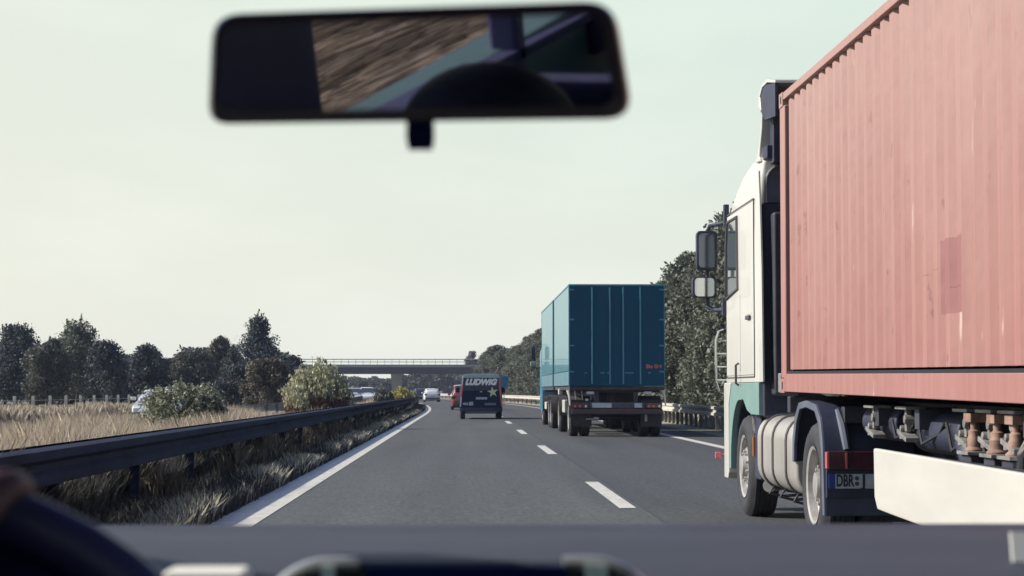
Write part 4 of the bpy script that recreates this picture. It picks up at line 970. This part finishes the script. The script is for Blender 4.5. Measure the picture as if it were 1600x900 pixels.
# dashboard: curved top
MB().prism([(1.90, Zd(829, 1.90)), (1.70, 1.117), (1.45, 1.108), (1.15, 1.075), (1.02, 1.02), (.98, .90), (1.05, .55), (1.9, .55)], 'x', -.74, .74).build('dashboard', 'dash', CR, smooth=50)
MB().box(-.74, .74, 1.905, 2.02, .98, Zd(824, 1.96)).build('windscreen_cowl', 'chassis', CR, bevel=.004)
# centre display housing
hx0, hx1, hy = pxx(412, 1.25), pxx(1030, 1.25), 1.25
ht = Zd(876, 1.25); rc = .045; pts = [(hx0, 1.0), ] + [(hx0 + rc - rc * math.cos(R(a)), ht - rc + rc * math.sin(R(a))) for a in range(0, 91, 10)] + [(hx1 - rc + rc * math.sin(R(a)), ht - rc + rc * math.cos(R(a))) for a in range(0, 91, 10)] + [(hx1, 1.0)]
MB().prism(pts, 'y', hy, hy + .07).build('display_housing', 'dash', CR, bevel=.004)
dh = CR.children[-1] if False else [o for o in CR.children if o.name.startswith('display_housing')][0]
a0, a1 = pxx(556, 1.25), pxx(884, 1.25)
MB().prism([(a0, 1.0), (a0 + .008, Zd(881, 1.25)), (a1, Zd(881, 1.25)), (a1, 1.0)], 'y', hy - .012, hy - .002).build('screen', 'dash_dark', dh)
MB().prism([(hx0 + .025, 1.0), (hx0 + .04, Zd(882, 1.25)), (a0 - .012, Zd(880, 1.25)), (a0 - .02, 1.0)], 'y', hy - .01, hy - .002).build('vent', 'vent_pale', dh)
for x_, s_ in ((hx0, 1), (hx1, -1)): MB().tube([(x_, hy - .004, 1.05), (x_, hy - .004, ht - rc)] + [(x_ + s_ * (rc - rc * math.cos(R(a))), hy - .004, ht - rc + rc * math.sin(R(a))) for a in range(10, 91, 10)] + [(x_ + s_ * (rc + .018), hy - .004, ht)], .0042, 8).build('bezel', 'bezel', dh)
MB().prism([(a1 + .012, 1.0), (a1 + .012, Zd(879, 1.25)), (hx1 - .035, Zd(881, 1.25)), (hx1 - .02, 1.0)], 'y', hy - .01, hy - .002).build('vent', 'vent_pale', dh)
MB().box(pxx(265, 1.2), hx0 - .002, 1.18, 1.22, 1.05, Zd(885, 1.2)).build('dash_pale_strip', 'paper', CR, bevel=.004)  # pale strip on the dash, left of the display housing
# instrument hood behind the wheel
cxw, czw, yw = -.283, 1.009, .95
MB().loft([[(cx_ + r_ * math.cos(R(a)), y_, cz_ + r_ * math.sin(R(a))) for a in range(-30, 211, 8)] for (cx_, cz_, r_, y_) in ((-.285, 1.008, .184, .965), (-.326, .975, .204, 1.09))]).build('instrument_hood', 'dash_dark', CR, smooth=40)
# steering wheel
sw_ = MB(); ring = []
for k in range(48):
    a = 2 * math.pi * k / 48; ring.append((cxw + .19 * math.cos(a), yw - .19 * math.sin(a) * .0, czw + .19 * math.sin(a)))
sw_.tube(ring, .0135, 12, True)
stw = sw_.build('steering_wheel', 'trim_navy', CR, smooth=60)
MB().lathe([(.001, -.03), (.05, -.028), (.075, -.01), (.08, .03), (.001, .04)], (cxw, yw + .02, czw), 'y', 24).build('hub', 'dash_dark', stw)
for a in (0, 180, 270):
    MB().tube([(cxw + .06 * math.cos(R(a)), yw + .02, czw + .06 * math.sin(R(a))), (cxw + .18 * math.cos(R(a)), yw + .003, czw + .18 * math.sin(R(a)))], [.022, .014], 8).build('spoke', 'dash_dark', stw)
MB().cyl((cxw, yw + .04, czw), (cxw, 1.15, czw - .08), .035).build('steering_column', 'dash_dark', CR)
# rear-view mirror
th, ph = R(12), R(10.5)
ncen = Vector((-.0257, 1.10, EYE + .187))
nrm = Vector((-math.sin(th) * math.cos(ph), -math.cos(th) * math.cos(ph), -math.sin(ph)))
def on_mirror(px, py, o=0.0):
    d = Vector(((px - 725) / 3000, 1, (610 - py) / 3000)); e = Vector((0, 0, EYE)); t = (ncen + nrm * o - e).dot(nrm) / d.dot(nrm); return e + d * t
def rquad(cs, r, o, k=6):
    out = []
    n = len(cs)
    for i in range(n):
        p, a, b = Vector(cs[i]), Vector(cs[i - 1]), Vector(cs[(i + 1) % n])
        rr = r[i]; p0 = p + (a - p).normalized() * rr; p1 = p + (b - p).normalized() * rr
        for j in range(k + 1):
            t = j / k; q = p0 * (1 - t) ** 2 + p * 2 * t * (1 - t) + p1 * t * t; out.append(on_mirror(q.x, q.y, o))
    return out
outer = [(329, 20), (962, -5), (992, 183), (323, 194)]; inner = [(343, 38), (938, 16), (962, 163), (337, 174)]
rad = [45, 50, 45, 35]
def scl(cs, k): 
    c = Vector((655, 100)); return [tuple(c + (Vector(p) - c) * k) for p in cs]
mm = MB(); mm.loft([rquad(inner, [30] * 4, .002), rquad(scl(outer, .985), rad, .004), rquad(outer, rad, -.004), rquad(outer, rad, -.018), rquad(scl(outer, .93), rad, -.035), rquad(scl(outer, .6), rad, -.048)])
mir = mm.build('rearview_mirror', 'mirror_rim', CR, smooth=50)
gl = MB(); gl.loft([rquad(inner, [30] * 4, .0045), rquad(inner, [30] * 4, .003)]); gl.build('mirror_glass', mat('mirror_glass', (.62, .60, .60), .02, 1.0), mir, smooth=0)
pa, pb = on_mirror(656, 190, -.012), on_mirror(656, 232, -.012)
lv = MB(); lv.loft([[pa + Vector((sx * .0080, sy * .006, 0)) for sx, sy in ((-1, -1), (1, -1), (1, 1), (-1, 1))], [pb + Vector((sx * .0082, sy * .006, .006)) for sx, sy in ((-1, -1), (1, -1), (1, 1), (-1, 1))], [pb + Vector((sx * .0070, sy * .005, .0)) for sx, sy in ((-1, -1), (1, -1), (1, 1), (-1, 1))]])
lv.build('dimming_lever', 'dash_dark', mir, smooth=0)
MB().tube([ncen - nrm * .045, ncen - nrm * .06 + Vector((0, .03, .015)), (-.03, 1.39, 1.486)], .009, 8).build('mirror_stalk', 'dash_dark', mir)
# shell: roof, pillars, doors, seats, rear deck
MB().prism([(1.22, 1.57), (.7, 1.62), (-.6, 1.62), (-1.4, 1.52), (-1.4, 1.56), (-.6, 1.66), (.7, 1.66), (1.24, 1.60)], 'x', -.66, .66).build('roof', 'trim_navy', CR)
for s in (-1, 1):
    side = 'left' if s < 0 else 'right'
    MB().tube([(s * .64, 1.24, 1.58), (s * .72, 2.0, 1.12)], .028, 8).build('windscreen_pillar', 'trim_navy', CR)
    MB().tube([(s * .66, 1.24, 1.58), (s * .68, .6, 1.63), (s * .68, -.6, 1.62), (s * .66, -1.4, 1.53)], .035, 8).build('roof_rail', 'trim_navy', CR)
    MB().prism([(.03, 1.02), (.36, 1.02), (.36, 1.62), (.06, 1.62)], 'x', s * .72, s * .66).build('door_pillar', 'trim_navy', CR, bevel=.01)
    MB().prism([(-.66, 1.02), (-.62, 1.02), (-.60, 1.60), (-.64, 1.60)], 'x', s * .72, s * .67).build('window_pillar', 'trim_navy', CR, bevel=.01)
    MB().prism([(-1.4, 1.02), (-.98, 1.02), (-.94, 1.60), (-1.4, 1.55)], 'x', s * .72, s * .67).build('rear_pillar', 'cloth_navy', CR, bevel=.01)
    for (a, b) in ((.37, 1.62), (-1.4, .36)):
        dd_ = MB().prism([(a, .35), (b, .35), (b, 1.08), (a, 1.12 if a < 0 else 1.08)], 'x', s * .78, s * .69).build('door', 'door_teal', CR, bevel=.01)
        MB().box(min(s * .67, s * .72), max(s * .67, s * .72), a + .02, b - .02, 1.085, 1.10).build('window_ledge', 'cloth_navy', dd_)
def rbox(c, size, nm, m, par, bev=.04, rot=(0, 0, 0)):
    return MB().obox(c, size, rot).build(nm, m, par, bevel=bev)
for x in (-.37, .37):
    sback = rbox((x, .06, .78), (.48, .14, .62), 'seat_backrest', 'cloth_navy', CR, .05, (R(12), 0, 0))
    rbox((x, .02 if x < 0 else -.02, 1.12), (.24, .09, .16), 'headrest', 'cloth_navy', sback, .035)
    rbox((x, .38, .46), (.5, .52, .16), 'seat_cushion', 'cloth_navy', CR, .05)
rbox((0, -1.0, .75), (1.3, .16, .7), 'rear_seat', 'cloth_navy', CR, .05, (R(15), 0, 0))
rbox((0, .4, .27), (1.5, 3.0, .06), 'floor', 'dash_dark', CR, 0)
# slip of paper at the right end of the windscreen base
ps = MB().obox((pxx(1612, 1.55), 1.55, 1.1235), (.032, .003, .024), (R(-12), 0, 0)).build('paper_slip', 'paper', smooth=0, org=(pxx(1612, 1.55), 1.55, 1.111))
tag(ps, 'small white paper slip standing on the dashboard at the far right', 'paper')

# ------------------------------------------------------------------ driver
def skin_mesh(name, joints, edges, m, parent=None, levels=1, root=0, org=(0, 0, 0)):
    me = bpy.data.meshes.new(name); me.from_pydata([Vector(j[0]) - Vector(org) for j in joints], edges, [])
    o = bpy.data.objects.new(name, me); C.objects.link(o)
    md = o.modifiers.new('Skin', 'SKIN'); md.use_smooth_shade = True
    sv = me.skin_vertices[0].data
    for i, j in enumerate(joints):
        r_ = j[1] if isinstance(j[1], tuple) else (j[1], j[1]); sv[i].radius = r_; sv[i].use_root = (i == root)
    s = o.modifiers.new('Sub', 'SUBSURF'); s.levels = levels; s.render_levels = levels
    dg = bpy.context.evaluated_depsgraph_get(); m2 = bpy.data.meshes.new_from_object(o.evaluated_get(dg))
    bpy.data.objects.remove(o); m2.materials.clear(); m2.materials.append(M[m])
    m2.polygons.foreach_set('use_smooth', [True] * len(m2.polygons))
    o = bpy.data.objects.new(name, m2); C.objects.link(o); o.parent = parent
    if not parent: o.location = org
    ORG[o.name] = tuple(org); return o
PO = (-.37, .30, .54)
gx, gz = cxw + .19 * math.cos(R(81)) + .002, czw + .19 * math.sin(R(81)) - .013      # right-hand grip on the rim
lx, lz = cxw + .19 * math.cos(R(150)), czw + .19 * math.sin(R(150))
J = [((-.37, .30, .56), (.16, .12)), ((-.37, .25, .72), (.14, .10)), ((-.37, .20, .88), (.16, .11)), ((-.37, .21, .975), (.07, .07)), ((-.37, .235, 1.04), (.055, .055)),
     ((-.37, .26, 1.11), (.085, .095)), ((-.37, .265, 1.19), (.085, .098)), ((-.37, .265, 1.24), (.05, .06)),
     ((-.19, .22, .93), (.06, .06)), ((-.13, .42, .82), (.045, .045)), ((gx + .005, .72, gz - .09), (.037, .037)), ((gx, .87, gz - .02), (.024, .032)), ((gx + .004, .915, gz + .008), (.022, .038)),
     ((-.55, .22, .93), (.06, .06)), ((-.60, .42, .82), (.045, .045)), ((lx - .01, .75, lz - .08), (.037, .037)), ((lx, .87, lz - .02), (.024, .032)), ((lx, .92, lz + .005), (.022, .038)),
     ((-.27, .40, .56), (.09, .09)), ((-.25, .78, .64), (.065, .065)), ((-.24, 1.0, .40), (.05, .05)),
     ((-.47, .40, .56), (.09, .09)), ((-.49, .78, .64), (.065, .065)), ((-.50, 1.0, .40), (.05, .05))]
E = [(0, 1), (1, 2), (2, 3), (3, 4), (4, 5), (5, 6), (6, 7), (2, 8), (8, 9), (9, 10), (10, 11), (11, 12), (2, 13), (13, 14), (14, 15), (15, 16), (16, 17), (0, 18), (18, 19), (19, 20), (0, 21), (21, 22), (22, 23)]
# fingers that curl over the rim
for (hx, hz, base, s) in ((gx, gz, 12, 1), (lx, lz, 17, -1)):
    for k, (dx, ln) in enumerate(((-.030, .9), (-.010, 1.0), (.011, .95), (.031, .8))):
        i = len(J); q = hx + dx
        J += [((q, .93, hz + .020), (.0095, .0095)), ((q, .955, hz + .024 * ln), (.009, .009)), ((q, .972, hz + .008), (.0085, .0085)), ((q, .968, hz - .010 * ln), (.0075, .0075))]
        E += [(base, i), (i, i + 1), (i + 1, i + 2), (i + 2, i + 3)]
    i = len(J); J += [((hx - s * .040, .915, hz - .006), (.011, .011)), ((hx - s * .052, .938, hz - .014), (.0095, .0095)), ((hx - s * .045, .958, hz - .022), (.008, .008))]
    E += [(base, i), (i, i + 1), (i + 1, i + 2)]
D = skin_mesh('person', J, E, 'skin', None, 2, 0, PO)
tag(D, 'driver in dark clothes gripping the steering wheel, hand just in frame at bottom left', 'person')
Jc = [(p, (r_[0] * 1.10 + .006, r_[1] * 1.10 + .006)) for p, r_ in J[:3]] + [((-.37, .21, .955), (.075, .075))] + [(J[i][0], (J[i][1][0] + .012, J[i][1][1] + .012)) for i in (8, 9, 10, 13, 14, 15)]
Jc[6] = ((gx + .004, .80, gz - .055), (.042, .042)); Jc[9] = ((lx - .006, .80, lz - .055), (.042, .042))
skin_mesh('shirt', Jc, [(0, 1), (1, 2), (2, 3), (2, 4), (4, 5), (5, 6), (2, 7), (7, 8), (8, 9)], 'shirt', D, 2, 0, PO)
Jh = [((-.355, .235, 1.08), (.12, .10)), ((-.355, .24, 1.17), (.126, .12)), ((-.37, .262, 1.215), (.090, .10)), ((-.37, .268, 1.255), (.05, .06))]
skin_mesh('hair', Jh, [(0, 1), (1, 2), (2, 3)], 'hair', D, 2, 0, PO)
fa = MB(); hc = Vector((-.37, .355, 1.14))
fa.lathe([(.001, .028), (.008, .024), (.013, .008), (.010, -.006), (.001, -.01)], (hc.x, hc.y, hc.z), 'y', 10); fa.build('nose', 'skin', D, smooth=60)
for s in (-1, 1):
    MB().lathe([(.001, -.008), (.008, -.005), (.011, 0), (.008, .004), (.001, .005)], (hc.x + s * .032, hc.y - .024, hc.z + .026), 'y', 12).build('eye', 'eye_dark', D)
    MB().lathe([(.001, -.010), (.02, -.006), (.030, 0), (.02, .006), (.001, .01)], (hc.x + s * .092, hc.y - .09, hc.z), 'x', 12).build('ear', 'skin', D)
MB().obox((hc.x, hc.y - .004, hc.z - .042), (.045, .01, .010)).build('mouth', 'van_red', D, bevel=.003)

# ------------------------------------------------------------------ light, sky, camera
SUN_EL, SUN_AZ = R(34), R(88)     # azimuth measured from +Y towards -X
sun = bpy.data.lights.new('sun', 'SUN'); sun.energy = 4.7; sun.angle = R(.5); sun.color = (1, .93, .80)
so = bpy.data.objects.new('sun', sun); C.objects.link(so)
dv = Vector((-math.sin(SUN_AZ) * math.cos(SUN_EL), math.cos(SUN_AZ) * math.cos(SUN_EL), math.sin(SUN_EL)))
so.rotation_euler = dv.to_track_quat('Z', 'Y').to_euler(); so.location = dv * 50
W = bpy.data.worlds.new('World'); scn.world = W; W.use_nodes = True
nt = W.node_tree; bg = nt.nodes['Background']
sky = nt.nodes.new('ShaderNodeTexSky'); sky.sky_type = 'NISHITA'; sky.sun_disc = False
sky.sun_elevation = SUN_EL; sky.sun_rotation = -SUN_AZ; sky.air_density = 1.0; sky.dust_density = 2.0; sky.ozone_density = 1.0; sky.altitude = 100
geo = nt.nodes.new('ShaderNodeTexCoord'); L = nt.links.new
nv = nt.nodes.new('ShaderNodeVectorMath'); nv.operation = 'NORMALIZE'; L(geo.outputs['Generated'], nv.inputs[0])
sz = nt.nodes.new('ShaderNodeSeparateXYZ'); L(nv.outputs['Vector'], sz.inputs[0])
dt = nt.nodes.new('ShaderNodeVectorMath'); dt.operation = 'DOT_PRODUCT'; L(nv.outputs['Vector'], dt.inputs[0]); dt.inputs[1].default_value = (-math.sin(SUN_AZ), math.cos(SUN_AZ), 0)
def mrange(sock, a, b, c=0., d=1.):
    q = nt.nodes.new('ShaderNodeMapRange'); q.interpolation_type = 'SMOOTHSTEP'
    for i, v in enumerate((a, b, c, d)): q.inputs[1 + i].default_value = v
    L(sock, q.inputs[0]); return q.outputs[0]
def wmix(f, a, b):
    x = nt.nodes.new('ShaderNodeMix'); x.data_type = 'RGBA'; L(f, x.inputs[0])
    for i, v in ((6, a), (7, b)):
        if isinstance(v, tuple): x.inputs[i].default_value = (*v, 1)
        else: L(v, x.inputs[i])
    return x.outputs[2]
low = wmix(mrange(dt.outputs['Value'], -.35, .75), (6.15, 6.4, 5.75), (6.8, 6.7, 5.8))
high = wmix(mrange(dt.outputs['Value'], -.35, .60), (5.3, 6.2, 5.65), (6.3, 6.45, 5.7))
hz = wmix(mrange(sz.outputs['Z'], .0, .2), low, high)
tn = nt.nodes.new('ShaderNodeMix'); tn.data_type = 'RGBA'; tn.blend_type = 'MULTIPLY'; tn.inputs[0].default_value = 1
L(sky.outputs['Color'], tn.inputs[6]); tn.inputs[7].default_value = (.60, .68, .95, 1)
cn = nt.nodes.new('ShaderNodeTexNoise'); cn.inputs['Scale'].default_value = 5; cn.inputs['Detail'].default_value = 5
cm = nt.nodes.new('ShaderNodeMapping'); cm.inputs['Scale'].default_value = (1, 1, 3.5); L(nv.outputs['Vector'], cm.inputs['Vector']); L(cm.outputs['Vector'], cn.inputs['Vector'])
vs9 = nt.nodes.new('ShaderNodeVectorMath'); vs9.operation = 'SCALE'; L(hz, vs9.inputs[0]); L(mrange(cn.outputs['Fac'], .40, .70, .985, 1.045), vs9.inputs['Scale'])
L(wmix(mrange(sz.outputs['Z'], .19, .38), vs9.outputs['Vector'], tn.outputs[2]), bg.inputs['Color']); bg.inputs['Strength'].default_value = .10

hz_m = bpy.data.materials.new('haze_air'); hz_m.use_nodes = True; hn = hz_m.node_tree; hn.nodes.clear()
ho_ = hn.nodes.new('ShaderNodeOutputMaterial'); hv = hn.nodes.new('ShaderNodeVolumePrincipled')
hv.inputs['Color'].default_value = (.62, .72, 1.0, 1); hv.inputs['Density'].default_value = .00020; hv.inputs['Anisotropy'].default_value = 0.1
hn.links.new(hv.outputs['Volume'], ho_.inputs['Volume'])
hb = MB().box(-380, 380, -60, 700, -1, 14).build('haze', hz_m, smooth=0); tag(hb, kind='stuff')
cam = bpy.data.cameras.new('camera'); co = bpy.data.objects.new('camera', cam); C.objects.link(co)
co.location = (0, 0, EYE); co.rotation_euler = Euler((R(90 + 3.053), 0, R(-1.432)), 'XYZ')
cam.sensor_width = 36; cam.lens = 67.5; cam.clip_start = .05; cam.clip_end = 5000
cam.dof.use_dof = True; cam.dof.focus_distance = 22; cam.dof.aperture_fstop = 10.5
scn.camera = co
scn.view_settings.view_transform = 'Standard'; scn.view_settings.look = 'None'; scn.view_settings.gamma = 1; scn.view_settings.exposure = .43
scn.cycles.max_bounces = 6; scn.cycles.diffuse_bounces = 3; scn.cycles.glossy_bounces = 3; scn.cycles.transparent_max_bounces = 4
scn.cycles.use_denoising = True; scn.cycles.volume_bounces = 0
